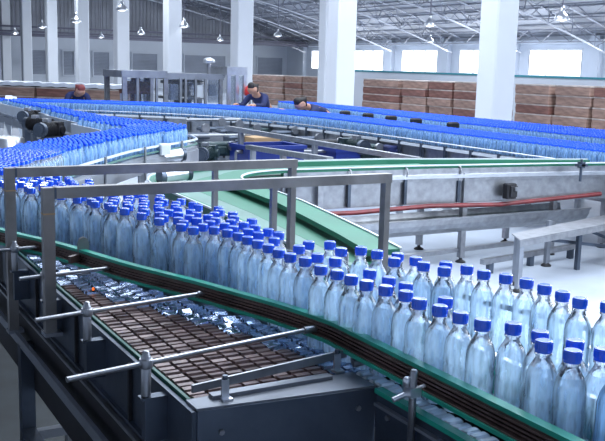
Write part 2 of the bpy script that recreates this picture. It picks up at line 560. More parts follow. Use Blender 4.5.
# columns
COLY = [13.65 + BAY * k for k in range(9)]
for k, y in enumerate(COLY):
    c = MB()
    a = .265
    c.cbox(12 - a, 12 + a, y - a, y + a, 0, zr(12) - .05, .03)
    lab = ['white square column at right, standing in front of brown cartons', 'broad white column near the centre of the hall', 'white column behind the filling machine, right of its cabinet',
           'white column rising just behind the steel machine roof', 'white column just left of the filling machine', 'second white column left of the filling machine',
           'third white column left of the filling machine', 'faint white column far at left against the back wall', 'farthest white column at the back wall'][k]
    o = tag(c.build('column', PAINT), lab, 'column', 'white square columns')
    MB().cbox(12 - .30, 12 + .30, y - .30, y + .30, 0, .18, .02).build('plinth', PAINTW, o)
# slim second column left of the central one
d = PY(326, 60, 24.5)
tag(MB().cbox(d.x - .18, d.x + .18, 24.3, 24.7, 0, zr(d.x) - 1.2, .02).build('pipe_duct', PAINT), 'slim white boxed duct just left of the broad central column', 'duct')

# roof trusses: triangular section lattice spanning the hall
tx = [RX0 + .3 + (RX1 - .6 - RX0) * i / 28 for i in range(29)]
TY = [13.5 - BAY * 3 + BAY * k for k in range(12)]
for ti, y in enumerate(TY[2:]):
    t = thing('roof_truss', (10, y, 6), None, None)
    tag(t, 'pale lattice roof truss arching across the hall under the grey roof', 'truss', 'lattice roof trusses')
    tops, bot, web = {-.7: MB(), .7: MB()}, MB(), MB()
    q = 0
    for i in range(28):
        a, b = tx[i], tx[i + 1]
        for dy in (-.7, .7):
            tops[dy].bar((a, y + dy, zr(a) - .12), (b, y + dy, zr(b) - .12), .055)
        bot.bar((a, y, zr(a) - .95), (b, y, zr(b) - .95), .065)
        mdx = (a + b) / 2
        for dy in (-.7, .7):
            web.bar((a, y + dy, zr(a) - .12), (mdx, y, zr(mdx) - .95), .035)
            web.bar((b, y + dy, zr(b) - .12), (mdx, y, zr(mdx) - .95), .035)
        web.bar((a, y - .7, zr(a) - .12), (a, y + .7, zr(a) - .12), .035)
    for dy in (-.7, .7):
        tops[dy].build('top_chord', TRUSS, t)
    bot.build('bottom_chord', TRUSS, t)
    web.build('web', TRUSSW, t)
# purlin lattices running along the hall
for k in range(13):
    x = -2 + 2.9 * k
    if x > 33: break
    t = MB()
    z = zr(x)
    t.bar((x, -4, z - .14), (x, 62.5, z - .14), .05)
    t.bar((x, -4, z - .75), (x, 62.5, z - .75), .05)
    n = 34
    for i in range(n):
        a = -4 + 66.5 * i / n
        b = -4 + 66.5 * (i + .5) / n
        c_ = -4 + 66.5 * (i + 1) / n
        t.bar((x, a, z - .14), (x, b, z - .75), .03)
        t.bar((x, b, z - .75), (x, c_, z - .14), .03)
    tag(t.build('purlin', TRUSSW), 'pale lattice purlin running lengthwise under the grey roof', 'purlin', 'lattice purlins')

# pendant lamps
LP = [(430, 21), (430, 39), (562, 14), (122, 6), (15, 31), (42, 24), (76, 18), (141, 31), (184, 23), (101, 35), (220, 38), (278, 33)]
LL = ['hanging bell lamp left of the right column, higher one', 'hanging bell lamp left of the right column, lower one', 'hanging bell lamp right of the right column',
      'large hanging bell lamp in front of the third white column from left', 'small hanging bell lamp at the far left edge', 'small hanging bell lamp second from the left edge',
      'small hanging bell lamp between two left columns', 'hanging bell lamp just right of the third bright column', 'hanging bell lamp left of the column behind the machine',
      'tiny distant bell lamp under the dark beams at left', 'tiny hanging bell lamp left of the column behind the machine', 'tiny hanging bell lamp between the two central columns']
for i, (x, y) in enumerate(LP):
    q = P(x, y, 3.25)
    if i == 3: q = P(x, y, 3.6)
    t = thing('pendant_lamp', q, LL[i], 'lamp', 'hanging bell lamps')
    s_ = 1.0 if i in (3,) else .9
    MB().lathe([(.20 * s_, -.14), (.205 * s_, -.12), (.16 * s_, -.02), (.07 * s_, .05), (.05 * s_, .12), (.05 * s_, .18)], 16, q).build('lamp_shade', STEEL_L, t)
    MB().lathe([(.02, -.17), (.09, -.15), (.12, -.141)], 12, q).build('bulb', LAMPG, t)
    MB().cyl((q.x, q.y, q.z + .16), (q.x, q.y, zr(q.x) - .05), .012, 6).build('cord', BEAM, t)

# low partition with teal top in front of the window wall
q = MB().box(24, 24.1, 17, 40, 0, 1.68)
o = tag(q.build('partition', PAINTW), 'low pale partition behind the carton stacks with a teal top edge', 'partition')
MB().box(23.96, 24.14, 17, 40, 1.68, 1.75).build('top_trim', TEAL, o)

# ------------------------------------------------------- carton stacks
random.seed(3)


def carton_stack(x, y, w, dpt, ang, layers, h, where, grp, mats, z0=0.):
    for k in range(layers):
        b = MB()
        jw, jd = random.uniform(-.03, .03), random.uniform(-.03, .03)
        z = z0 + k * h
        W, D = w / 2 + jw, dpt / 2 + jd
        # bulging carton block: waist wider than its top and bottom
        sec = [(.985, 0), (1.0, .12), (1.012, .5), (1.0, .84), (.985, .9)]
        vs = []
        for f_, u in sec:
            vs += [(-W * f_, -D * f_, u * h), (W * f_, -D * f_, u * h), (W * f_, D * f_, u * h), (-W * f_, D * f_, u * h)]
        fs = [(3, 2, 1, 0), tuple(16 + i for i in range(4))]
        for r in range(4):
            for i in range(4):
                fs.append((r * 4 + i, r * 4 + (i + 1) % 4, r * 4 + 4 + (i + 1) % 4, r * 4 + 4 + i))
        b.add(vs, fs)
        o = b.build('carton', random.choice(mats))
        o.location = (x + random.uniform(-.03, .03), y + random.uniform(-.03, .03), z)
        o.rotation_euler = (0, 0, ang + random.uniform(-.02, .02))
        lid = MB().box(-W - .01, W + .01, -D - .01, D + .01, .87 * h, h - .002).build('pale_edge', CARTON2)
        lid.parent = o
        nm = ['bottom', 'second', 'third', 'fourth', 'fifth', 'sixth'][k]
        if k == layers - 1: nm = 'topmost'
        tag(o, 'brown carton, %s of the stack %s' % (nm, where), 'carton', grp)


names = {0: 'farthest left before the central columns', 1: 'second from left before the central columns', 2: 'third from left before the central columns'}
# spans given by their left and right edges in the photograph, standing along x = 20
spans = [(251, 283, 'nearest the seated worker, left of the central column'), (284, 301, 'narrow, second left of the central column'), (302, 318, 'touching the central column on its left'),
         (362, 399, 'just right of the central column'), (400, 426, 'second right of the central column'), (427, 452, 'third right of the central column'),
         (453, 486, 'touching the right column on its left'), (514, 551, 'just right of the right column'), (552, 590, 'second right of the right column'), (591, 632, 'cut by the right picture edge')]
for i, (a, b, wh) in enumerate(spans):
    X = 20.0
    def yAt(px):
        d = ray(px, 110)
        return X / d.x * d.y
    y0, y1 = yAt(b), yAt(a)
    top = 1.40 + .12 * (i / 9)
    lay = 5
    carton_stack(X + .6, (y0 + y1) / 2, 1.2, (y1 - y0) - .12, 0, lay, top / lay, wh, 'brown cartons stacked behind the lanes', [CARTON, CARTON, CARTON3])
# far-left stacks with white sheets over them
a0, b0 = Vector((5.2, 33.6)), Vector((9.9, 29.3))
dv = (b0 - a0)
for i in range(4):
    c = a0 + dv * ((i + .5) / 4)
    ang = math.atan2(dv.y, dv.x)
    carton_stack(c.x, c.y, dv.length / 4 - .1, 1.2, ang, 3, .31, ['at the far left edge under a white sheet', 'second from the far left under a white sheet', 'third from the far left under a white sheet',
                                                                'beside the machine cabinet under a white sheet'][i], 'cartons under the white sheets', [CARTON3, CARTON3, CARTON])
    W = dv.length / 8 - .01
    sh = MB()
    n = 10
    for j in range(n):
        u0, u1 = -W + 2 * W * j / n, -W + 2 * W * (j + 1) / n
        za, zb = .02 * math.sin(j * 2.1), .02 * math.sin((j + 1) * 2.1)
        sh.add([(u0, -.66, za), (u1, -.66, zb), (u1, .66, zb), (u0, .66, za), (u0, -.66, za + .12), (u1, -.66, zb + .12), (u1, .66, zb + .12), (u0, .66, za + .12)],
               [(0, 1, 2, 3), (4, 7, 6, 5), (0, 4, 5, 1), (3, 2, 6, 7)])
    sh.add([(-W, -.66, 0), (-W, .66, 0), (-W, .66, .12), (-W, -.66, .12), (W, -.66, 0), (W, .66, 0), (W, .66, .12), (W, -.66, .12)], [(0, 1, 2, 3), (4, 7, 6, 5)])
    o = sh.build('cover_sheet', FOAM)
    o.location = (c.x, c.y, .96)
    o.rotation_euler = (0, 0, ang)
    tag(o, ['white sheet over the cartons at the far left edge', 'white sheet over the second carton stack from the left', 'white sheet over the third carton stack from the left',
            'white sheet over the cartons beside the machine cabinet'][i], 'sheet', 'white cover sheets')

# ============================================================ THE BOTTLES
HB, RB = .200, .0283
BODY = [(.020, 0, 0), (.0262, .003, 0), (.0283, .010, 0), (.0283, .030, 0), (.0268, .035, 0), (.0283, .040, 0), (.0283, .056, 0), (.0268, .061, 0), (.0283, .066, 0),
        (.0283, .094, 0), (.0268, .099, 0), (.0283, .104, 0), (.0283, .126, 0), (.0276, .136, 0), (.0255, .146, 0), (.0215, .155, 1), (.0165, .163, 1), (.0135, .169, 1), (.0128, .175, 1), (.0155, .1755, 1), (.0155, .179, 1), (.0120, .1795, 1), (.0120, .196, 1)]
bottle_me = MB().lathe(BODY, 20).mesh('water_bottle', [WATERB, NECKB])
cb = MB().lathe([(.0150, .1800), (.0155, .1805), (.0152, .1835), (.0150, .1840), (.0152, .1990), (.0146, .2010), (.0120, .2016)], 20)
for i in range(20):                                        # grip ribs
    a = 2 * PI * (i + .5) / 20
    cb.box(-.0009, .0009, -.0006, .0006, .185, .198)
    for j in range(8):
        vx = cb.v[len(cb.v) - 8 + j]
        px, py = vx[0] + .0151, vx[1]
        cb.v[len(cb.v) - 8 + j] = (px * math.cos(a) - py * math.sin(a), px * math.sin(a) + py * math.cos(a), vx[2])
cap_me = cb.mesh('cap', CAPM)

proto = bpy.data.objects.new('water_bottle', bottle_me)
C.objects.link(proto)
pcap = bpy.data.objects.new('cap', cap_me)
C.objects.link(pcap)
pcap.parent = proto
used = [False]


def bottle(x, y, z, label, group):
    if not used[0]:
        used[0] = True
        o = proto
    else:
        o = proto.copy()
        C.objects.link(o)
        c = pcap.copy()
        C.objects.link(c)
        c.parent = o
    o.location = (x, y, z)
    o.rotation_euler = (0, 0, random.uniform(0, 6.28))
    tag(o, label, 'bottle', group)
    return o


Z1 = 1.185          # belt of the near lane
ZA = 1.05           # belt of the zigzag lane at left
ZB = .85            # belts of the two long lanes
rest = []           # bottles beyond the 300 largest: (x, y, z)
near = []
for (x, y) in L1:
    px, py, _ = pix((x, y, Z1 + HB))
    if -6 < px < 609 and py < 450:
        near.append((x, y, px, py))
    else:
        rest.append((x, y, Z1))
front = sorted([b for b in near if b[1] < 1.60 and b[0] < 1.20], key=lambda b: b[1])
back = sorted([b for b in near if b[1] < 1.95 and b[0] > 1.24 and b not in front], key=lambda b: b[1])
mid = [b for b in near if b not in front and b not in back]
ORD = ['first from the right edge', 'second from the right', 'third from the right', 'fourth from the right', 'fifth from the right', 'sixth from the right', 'seventh from the right', 'eighth from the right',
       'ninth from the right', 'tenth from the right', 'eleventh from the right', 'twelfth from the right', 'thirteenth from the right', 'fourteenth from the right', 'fifteenth from the right',
       'sixteenth from the right', 'seventeenth from the right', 'eighteenth from the right', 'nineteenth from the right', 'twentieth from the right', 'twenty-first from the right', 'twenty-second from the right']
for i, b in enumerate(front):
    bottle(b[0], b[1], Z1, 'blue-capped bottle in the front row at right, ' + ORD[min(i, 21)], 'bottles in the front row of the near lane')
for i, b in enumerate(back):
    bottle(b[0], b[1], Z1, 'blue-capped bottle in the back row at right, ' + ORD[min(i, 21)], 'bottles in the back row of the near lane')
for b in mid:
    if b[2] > 300: z_, g = 'where the near lane splits into two rows', 'bottles where the near lane splits'
    elif b[2] > 213: z_, g = 'packed in the near lane right of the thin middle post', 'bottles right of the middle post'
    elif b[2] > 52: z_, g = 'packed in the near lane between the left upright and middle post', 'bottles between the upright and the middle post'
    else: z_, g = 'packed in the near lane left of the inner upright', 'bottles left of the inner upright'
    bottle(b[0], b[1], Z1, 'clear blue-capped bottle ' + z_, g)
n_ind = len(near)


def fill(ea, eb, z, n_along, gap=.0585):
    """staggered rows between two plan edges"""
    A, B = resample(ea, n_along), resample(eb, n_along)
    out = []
    s_ = 0.
    L = sum(math.dist(a, b) for a, b in zip(A, A[1:]))
    N = int(L / gap)
    A, B = resample(ea, N), resample(eb, N)
    for i in range(N):
        wdt = math.dist(A[i], B[i])
        n = max(1, int(wdt / gap))
        ph = random.random() * (wdt - n * gap + gap * .4)
        for j in range(n + 1):
            t = (j * gap + ph) / wdt
            if t > 1: continue
            out.append((lerp(A[i][0], B[i][0], t), lerp(A[i][1], B[i][1], t), z))
    return out


# zigzag lane, first leg (towards the turn at right) and second leg (away, stepped)
ZF = smooth_path([(.45, 4.55), (.72, 4.75), (.97, 5.08), (1.30, 5.60), (1.66, 6.20), (2.03, 6.72), (2.50, 7.33), (3.10, 7.90)], 4)
ZK = smooth_path([(.30, 5.35), (.75, 5.75), (1.21, 6.30), (1.45, 6.70), (1.73, 7.05), (2.05, 7.40), (2.33, 7.72), (2.72, 8.22)], 4)
legA = fill(ZF, ZK, ZA, 30)
turn = fill([(3.14, 7.96), (3.34, 8.2), (3.42, 8.5), (3.36, 8.85)], [(2.74, 8.26), (2.78, 8.34), (2.80, 8.42), (2.76, 8.5)], ZA, 6)
legB = fill([(3.33, 8.92), (3.12, 9.5)], [(2.70, 8.56), (2.63, 9.5)], ZA, 6)
legC = fill([(3.10, 9.56), (2.98, 11.1)], [(2.74, 9.56), (2.74, 11.1)], ZA, 6)
legD = fill([(3.05, 11.16), (2.98, 14.2)], [(2.80, 11.16), (2.78, 14.2)], ZA, 6)
zig = legA + turn + legB + legC + legD
BF = smooth_path([(8.15, 5.2), (7.80, 7.40), (7.62, 9.3), (7.50, 11.8), (7.42, 13.4), (6.75, 15.6), (5.22, 17.2), (3.55, 18.3), (1.5, 19.4)], 5)
BF[0] = (7.95, 5.2)
BF = smooth_path([(7.52, 5.2), (7.52, 7.40), (7.50, 9.3), (7.50, 11.8), (7.40, 13.4), (6.75, 15.6), (5.22, 17.2), (3.55, 18.3), (1.5, 19.4)], 5)
BK = smooth_path([(8.24, 5.2), (8.24, 7.40), (8.22, 9.8), (8.30, 12.4), (8.28, 14.5), (7.45, 16.9), (5.60, 18.4), (3.75, 19.4), (1.8, 20.3)], 5)
laneB = fill(BF, BK, ZB, 30)
CF = [(9.05, 6.4), (9.0, 11.5), (9.3, 14.5), (9.6, 18.2)]
CK = [(10.35, 6.4), (10.30, 11.5), (10.3, 14.5), (10.3, 18.2)]
laneC = fill(CF, CK, ZB + .01, 30)
# the nearest of the first zigzag leg are individuals too, up to 300 in all
vis = [b for b in legA if -4 < pix((b[0], b[1], b[2] + HB))[0] < 609]
vis.sort(key=lambda b: b[0] * fwd.x + b[1] * fwd.y)
ind = vis[:max(0, 300 - n_ind)]
ids = set(ind)
for b in ind:
    bottle(b[0], b[1], b[2], 'small blue-capped bottle crowded at the left end of the zigzag lane', 'bottles at the left end of the zigzag lane')
rest += [b for b in zig if b not in ids] + laneB + laneC
# the rest: one object
PB = [(.0235, 0), (.0283, .010), (.0283, .132), (.0240, .150), (.0145, .168), (.0128, .180)]
PC = [(.0152, .180), (.0150, .199), (.0120, .2016)]
N8 = 8
cs = [(math.cos(2 * PI * i / N8), math.sin(2 * PI * i / N8)) for i in range(N8)]
V, Fc, MI = [], [], []
for (x, y, z) in rest:
    for prof, mi in ((PB, 0), (PC, 1)):
        k0 = len(V)
        for r, h in prof:
            V += [(x + r * c_, y + r * s_, z + h) for c_, s_ in cs]
        for k in range(len(prof) - 1):
            for i in range(N8):
                j = (i + 1) % N8
                Fc.append((k0 + k * N8 + i, k0 + k * N8 + j, k0 + k * N8 + N8 + j, k0 + k * N8 + N8 + i))
                MI.append(mi)
        if mi:
            Fc.append(tuple(k0 + (len(prof) - 1) * N8 + i for i in range(N8)))
            MI.append(mi)
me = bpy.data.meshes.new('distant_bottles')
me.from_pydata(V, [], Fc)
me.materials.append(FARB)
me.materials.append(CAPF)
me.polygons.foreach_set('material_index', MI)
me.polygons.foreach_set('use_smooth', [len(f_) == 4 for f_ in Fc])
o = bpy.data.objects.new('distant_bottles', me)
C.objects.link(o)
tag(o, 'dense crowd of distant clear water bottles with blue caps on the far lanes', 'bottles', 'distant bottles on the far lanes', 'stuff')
print('bottles: individual', n_ind + len(ind), 'rest', len(rest), 'front', len(front), 'back', len(back))
# ==================================================== THE NEAR LANE
def conveyor_legs(t, spots, z1, s=.05, foot=True, mt=STEEL, z0=0.):
    for (x, y) in spots:
        l = MB().box(x - s / 2, x + s / 2, y - s / 2, y + s / 2, z0 + .05, z1).build('leg', mt, t)
        f_ = MB().lathe([(.05, z0), (.05, z0 + .012), (.016, z0 + .03), (.016, z0 + .06)], 10, (x, y, 0))
        sub(f_, 'foot', BLACK, l)


FR = smooth_path([(1.10, .30), (1.10, .9), (1.10, 1.45), (1.085, 1.62), (1.055, 1.84), (1.00, 2.15), (.935, 2.42), (.875, 2.72), (.80, 3.05), (.72, 3.35), (.60, 3.70), (.46, 4.00), (.30, 4.32)], 5)
BR = smooth_path([(1.50, .30), (1.50, .9), (1.50, 1.35), (1.46, 1.55), (1.40, 1.80), (1.32, 2.10), (1.27, 2.42), (1.22, 2.80), (1.13, 3.12), (1.05, 3.35), (.97, 3.65), (.86, 4.02), (.70, 4.36)], 5)
RG = smooth_path([(1.075, .20), (1.072, .70)] + [tuple(P(x_, y_, 1.271))[:2] for x_, y_ in ((600, 441), (480, 390), (400, 348), (360, 331), (320, 316), (280, 303), (240, 292), (200, 281), (160, 271), (125, 262), (60, 243), (10, 231))] + [(.50, 3.50), (.36, 3.85), (.20, 4.15)], 6)
RG = [(min(p_[0], 1.066), p_[1]) for p_ in RG]
t = thing('bottle_conveyor', (1.3, 1.5, 0), 'near bottle conveyor whose belt carries the large bottles from left to bottom right', 'conveyor')
bl = MB()
FRo, BRo = offset(FR, 0), offset(BR, 0)
bl.slab(resample(offset(RG, .085), 60), resample(offset(BR, .02), 60), Z1 - .03, Z1)
bl.build('belt', mat('grey_blue_belt', (.20, .27, .34), .3, .2, .2, 30), t)
MB().sweep(offset(BR, .035), .03, .16, z=Z1 - .17).build('side_frame', STEEL_P, t)
MB().slab(resample(offset(RG, .09), 60), resample(offset(BR, .0), 60), Z1 - .17, Z1 - .04).build('belt_bed', BLACK, t)
conveyor_legs(t, [(1.22, .62), (1.45, .62), (1.42, 1.75), (1.2, 2.6), (.9, 3.4), (.6, 4.1)], Z1 - .17, .05)

# front guide rail: green strips above and below a brown channel
t = thing('guide_rail', (1.06, 1.5, Z1), 'brown guide rail with green edges along the front of the near bottles', 'guide rail')
g = RG
MB().sweep(g, .022, .009, z=1.262).build('upper_strip', GREEN, t)
bc = MB().sweep(offset(g, -.004), .012, .026, z=1.236)
for z in (1.239, 1.247, 1.255):
    bc.sweep(offset(g, -.012), .010, .004, z=z)
bc.sweep(offset(g, -.016), .022, .003, z=1.2335)
bc.build('channel', BROWN, t)
MB().sweep(offset(g, -.018), .026, .008, z=1.225).build('lower_strip', GREEN, t)
# divider between the two rows and rear rail
dv_ = smooth_path([(1.21, .35), (1.21, 1.1), (1.215, 1.42), (1.235, 1.62)], 5)
t = thing('lane_divider', (1.21, 1.1, Z1), 'green divider strip between the front and back rows of the near lane', 'guide rail')
MB().sweep(dv_, .010, .075, z=Z1 + .02).build('strip', GREEN, t)
MB().sweep(offset(dv_, 0), .016, .006, z=Z1 + .095).build('top_bead', STEEL_L, t)
for y in (.6, 1.15, 1.5):
    MB().cyl((1.213, y, Z1), (1.213, y, Z1 + .03), .004, 8).build('pin', STEEL, t)
t = thing('rear_guide_rail', (1.5, 1.5, Z1), 'thin dark rail behind the back row of the near lane', 'guide rail')
MB().tube([(p[0], p[1], Z1 + .115) for p in offset(BR, -.01)], .007).build('rod', STEEL_D, t)
for p in offset(BR, .02)[4::7]:
    MB().cyl((p[0], p[1], Z1 - .15), (p[0], p[1], Z1 + .15), .008, 8).cyl((p[0], p[1], Z1 + .115), (p[0] - .03, p[1], Z1 + .115), .006, 8).build('support_post', STEEL, t)

# mesh belt conveyor beside it
t = thing('mesh_belt_conveyor', (.85, 2.3, 0), 'wide brown plate-belt conveyor left of the near bottles, in the dark foreground', 'conveyor')
XB0, XB1, YB0, YB1 = .668, 1.045, 1.60, 4.1
NB = 9
pl, ps = MB(), MB()
RGY, RGX = [p_[1] for p_ in RG], [p_[0] for p_ in RG]
y = YB0
rr = random.Random(5)
while y < YB1:
    n = 9
    wd = (XB1 - XB0) / n
    for i in range(n + 2):
        x = XB0 + i * wd
        edge = interp(y, RGY, RGX)
        if x > edge + .045: continue
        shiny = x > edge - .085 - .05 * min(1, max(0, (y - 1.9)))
        off = (i % 2) * .0
        dz = rr.uniform(-.0012, .0012)
        tl_ = rr.uniform(-.0015, .0015)
        a, b, c, d = x + .003, x + wd - .0025, y + off, y + off + .0225
        z = Z1 + dz
        # domed plate with hinge lip
        vs = [(a, c, z - .006), (b, c, z - .006), (b, d, z - .006), (a, d, z - .006),
              (a + .001, c + .003, z + tl_), (b - .001, c + .003, z + tl_), (b - .001, d - .004, z - .0005), (a + .001, d - .004, z - .0005)]
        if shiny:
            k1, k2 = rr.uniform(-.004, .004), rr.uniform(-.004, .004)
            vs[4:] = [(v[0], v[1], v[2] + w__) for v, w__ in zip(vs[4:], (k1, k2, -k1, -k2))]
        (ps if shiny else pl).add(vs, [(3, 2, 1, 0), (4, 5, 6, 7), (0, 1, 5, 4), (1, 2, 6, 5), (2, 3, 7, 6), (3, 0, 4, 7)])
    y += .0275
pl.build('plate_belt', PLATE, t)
ps.build('bluish_plates', mat('bluish_bright_plate', (.42, .50, .66), .16, .8, .2, 30, .2, 60), t)  # paler bluish plates with uneven tops beside the rail
MB().box(XB0, XB1 - .02, YB0, 2.6, .96, Z1 - .02).box(XB0, .74, 2.6, YB1, .96, Z1 - .04).build('return_belt', BLACK, t)
sp = MB().box(.642, .652, 1.545, YB1, 1.035, Z1 - .004)
sp.box(.630, .652, 1.545, YB1, 1.028, 1.035)
sp.build('side_panel', STEEL_D, t)
MB().box(.655, .662, 1.60, YB1, Z1 - .03, Z1 + .003).build('green_wear_strip', mat('dark_green_strip', (.01, .10, .075), .4), t)
MB().box(.622, .640, 1.3, YB1, 1.012, 1.020).build('bright_edge_strip', STEEL, t)
for y in (1.9, 2.35, 2.8, 3.25):
    MB().box(.632, .641, y - .004, y + .004, 1.036, Z1 - .012).build('panel_seam', BLACK, t)
# end plate and front panel
ep = MB()
ep.box(.652, 1.045, 1.545, 1.60, Z1 - .012, Z1 + .002)
ep.add([(.652, 1.545, Z1 + .002), (1.045, 1.505, Z1 + .002), (1.045, 1.545, Z1 + .002), (.652, 1.545, Z1 - .01), (1.045, 1.505, Z1 - .01), (1.045, 1.545, Z1 - .01)],
       [(0, 1, 2), (5, 4, 3), (0, 3, 4, 1), (1, 4, 5, 2)])
ep.box(.70, .98, 1.575, 1.598, Z1 + .002, Z1 + .010)
ep.build('end_plate', STEEL_P, t)
fp = MB()
fp.add([(.652, 1.540, .55), (1.043, 1.500, .55), (1.043, 1.500, Z1 - .002), (.652, 1.540, Z1 - .002), (.652, 1.552, .55), (1.043, 1.512, .55), (1.043, 1.512, Z1 - .002), (.652, 1.552, Z1 - .002)],
       [(0, 1, 2, 3), (4, 7, 6, 5), (0, 3, 7, 4), (1, 5, 6, 2), (3, 2, 6, 7), (0, 4, 5, 1)])
fp.build('front_panel', STEEL_D, t)
for x, z in ((1.0, Z1 - .04), (1.0, Z1 - .13), (.70, Z1 - .05), (.70, Z1 - .14)):
    yy = 1.54 - (x - .652) / .391 * .04
    MB().cyl((x, yy, z), (x, yy - .006, z), .006, 8).build('bolt', STEEL, t)
MB().box(.640, .648, 1.56, 4.2, .78, 1.03).build('dark_gap_sheet', BLACK, t)  # black sheet added to darken the void below the belt
sf = MB().box(.598, .611, .9, 4.2, .928, .958)
sf.build('outer_frame_bar', STEEL_P, t)
for (x, y) in ((.62, 1.9), (.62, 2.9), (.62, 3.8), (1.0, 3.0), (1.0, 1.9)):
    l = MB().box(x - .022, x + .022, y - .022, y + .022, .05, .935).build('leg', STEEL_D, t)
    sub(MB().lathe([(.05, 0), (.05, .012), (.016, .03), (.016, .06)], 10, (x, y, 0)), 'foot', BLACK, l)
MB().box(.60, .64, 1.9, 2.9, .62, .65).build('side_stretcher', STEEL_D, t)
for y in (1.9, 2.9):
    MB().box(.62, 1.0, y - .015, y + .015, .60, .63).build('cross_bar', STEEL_P, t)

tag(MB().cbox(-3.5, 1.75, .2, 7.2, .001, .02, .005).build('floor_shade_sheet', SHADE_M), 'dark added shade mat on the floor under the near conveyors at bottom left', 'mat')  # dark sheet added where the floor only lies in shadow
# dark platform frame further left, beyond the conveyor side
t = thing('floor_frame', (.2, 2.6, 0), 'dark low steel frame with legs and cross bars in the bottom left corner', 'frame')
MB().box(.16, .56, 3.1, 3.14, .80, .84).box(.16, .20, 2.0, 3.6, .80, .84).build('top_bar', STEEL_D, t)
MB().box(.16, .56, 3.08, 3.11, .42, .45).build('cross_bar', STEEL_D, t)
for (x, y) in ((.18, 3.12), (.54, 3.12), (.18, 2.4)):
    l = MB().box(x - .02, x + .02, y - .02, y + .02, .02, .80).build('leg', STEEL_D, t)
    sub(MB().lathe([(.04, 0), (.04, .01), (.014, .02)], 10, (x, y, 0)), 'foot', BLACK, l)

# lower chain strip and tall panel right of the corner
t = thing('lane_side_panel', (1.0, 1.0, 0), 'tall dark steel panel under the near lane at the bottom centre', 'panel')
MB().box(1.036, 1.046, .20, 1.488, .50, Z1 - .006).build('panel', STEEL_D, t)
MB().box(1.030, 1.050, .20, 1.488, Z1 - .006, Z1 + .004).build('top_edge', GREEN, t)
MB().box(1.024, 1.036, .20, 1.480, Z1 - .030, Z1 - .024).build('edge_bead', STEEL_P, t)
for y, z in ((1.44, Z1 - .045), (1.44, Z1 - .15), (1.27, Z1 - .075)):
    MB().cyl((1.036, y, z), (1.029, y, z), .006, 8).build('bolt', STEEL, t)
t = thing('chain_strip', (1.07, 1.0, Z1), 'shiny narrow chain belt between the green rail and the dark panel', 'belt')
ch = MB()
y = .3
while y < 1.58:
    ch.cbox(1.0515, 1.092, y, y + .022, Z1 - .008, Z1 + .003 + rr.uniform(-.001, .001), .004)
    y += .0255
ch.build('chain_plates', STEEL_L, t)

# cross rods with their clamps
rods = [('topmost', .52, 2.93, .74, 2.95), ('second from the top', .526, 2.52, .83, 2.56), ('long middle one', .47, 2.09, .935, 2.17), ('lowest and longest', .43, 1.66, 1.03, 1.76)]
for nm, x0, y0, x1, y1 in rods:
    t = thing('cross_rod', (.6, (y0 + y1) / 2, 1.24), 'thin steel rod crossing the brown plate belt, ' + nm, 'rod', 'steel rods across the plate belt')
    zt = 1.243
    MB().cyl((x0, y0, zt), (x1, y1, zt), .0058, 10).build('rod', STEEL, t)
    MB().cyl((x1 - .02, y1 - .003, zt), (x1 + .014, y1, zt), .009, 10).build('end_block', STEEL, t)
    yc = lerp(y0, y1, (.6 - x0) / (x1 - x0))
    c = thing('rod_clamp', (.6, yc, 1.17), 'upright round clamp on a bracket holding the %s rod' % {'topmost': 'topmost', 'second from the top': 'second', 'long middle one': 'long middle', 'lowest and longest': 'lowest'}[nm], 'clamp', 'rod clamps on the conveyor side')
    MB().lathe([(.010, 1.172), (.0105, 1.175), (.0105, 1.258), (.007, 1.262), (.007, 1.268), (.004, 1.270)], 14, (.6, yc, 0)).build('peg', STEEL, c)
    MB().lathe([(.0135, 1.234), (.0145, 1.236), (.0145, 1.251), (.0135, 1.253)], 14, (.6, yc, 0)).build('collar', STEEL, c)
    bk = MB()
    bk.box(.586, .642, yc - .013, yc + .013, 1.167, 1.172)
    bk.add([(.642, yc - .013, 1.172), (.642, yc + .006, 1.172), (.662, yc - .04, 1.180), (.662, yc - .022, 1.180), (.642, yc - .013, 1.166), (.642, yc + .006, 1.166), (.662, yc - .04, 1.174), (.662, yc - .022, 1.174)],
           [(0, 1, 3, 2), (4, 6, 7, 5), (0, 2, 6, 4), (1, 5, 7, 3), (2, 3, 7, 6)])
    bk.box(.594, .612, yc - .011, yc + .011, 1.075, 1.167).box(.612, .642, yc - .011, yc - .005, 1.075, 1.167)
    bk.build('bracket', STEEL_D, c)

# scraper bar at the belt's end
t = thing('scraper_bar', (.85, 1.64, Z1), 'flat grey bar on two short feet across the end of the plate belt', 'bar')
a, b = P(192, 389, 1.222), P(346, 353, 1.222)
MB().bar(a, lerp(a, b, .17), .006, .016).bar(lerp(a, b, .18), b, .006, .018).build('flat_bar', STEEL, t)
for u in (.19, .93):
    q = lerp(a, b, u)
    MB().box(q.x - .008, q.x + .008, q.y - .006, q.y, Z1 + .002, 1.226).box(q.x - .011, q.x + .011, q.y - .02, q.y + .004, Z1 + .001, Z1 + .006).build('foot', STEEL_L, t)
    MB().cyl((q.x, q.y - .003, 1.228), (q.x, q.y - .003, 1.236), .006, 8).build('bolt', STEEL_D, t)
q = b
MB().cyl((q.x + .005, q.y - .02, 1.206), (q.x + .055, q.y - .03, 1.212), .012, 12).build('knuckle', STEEL, t)

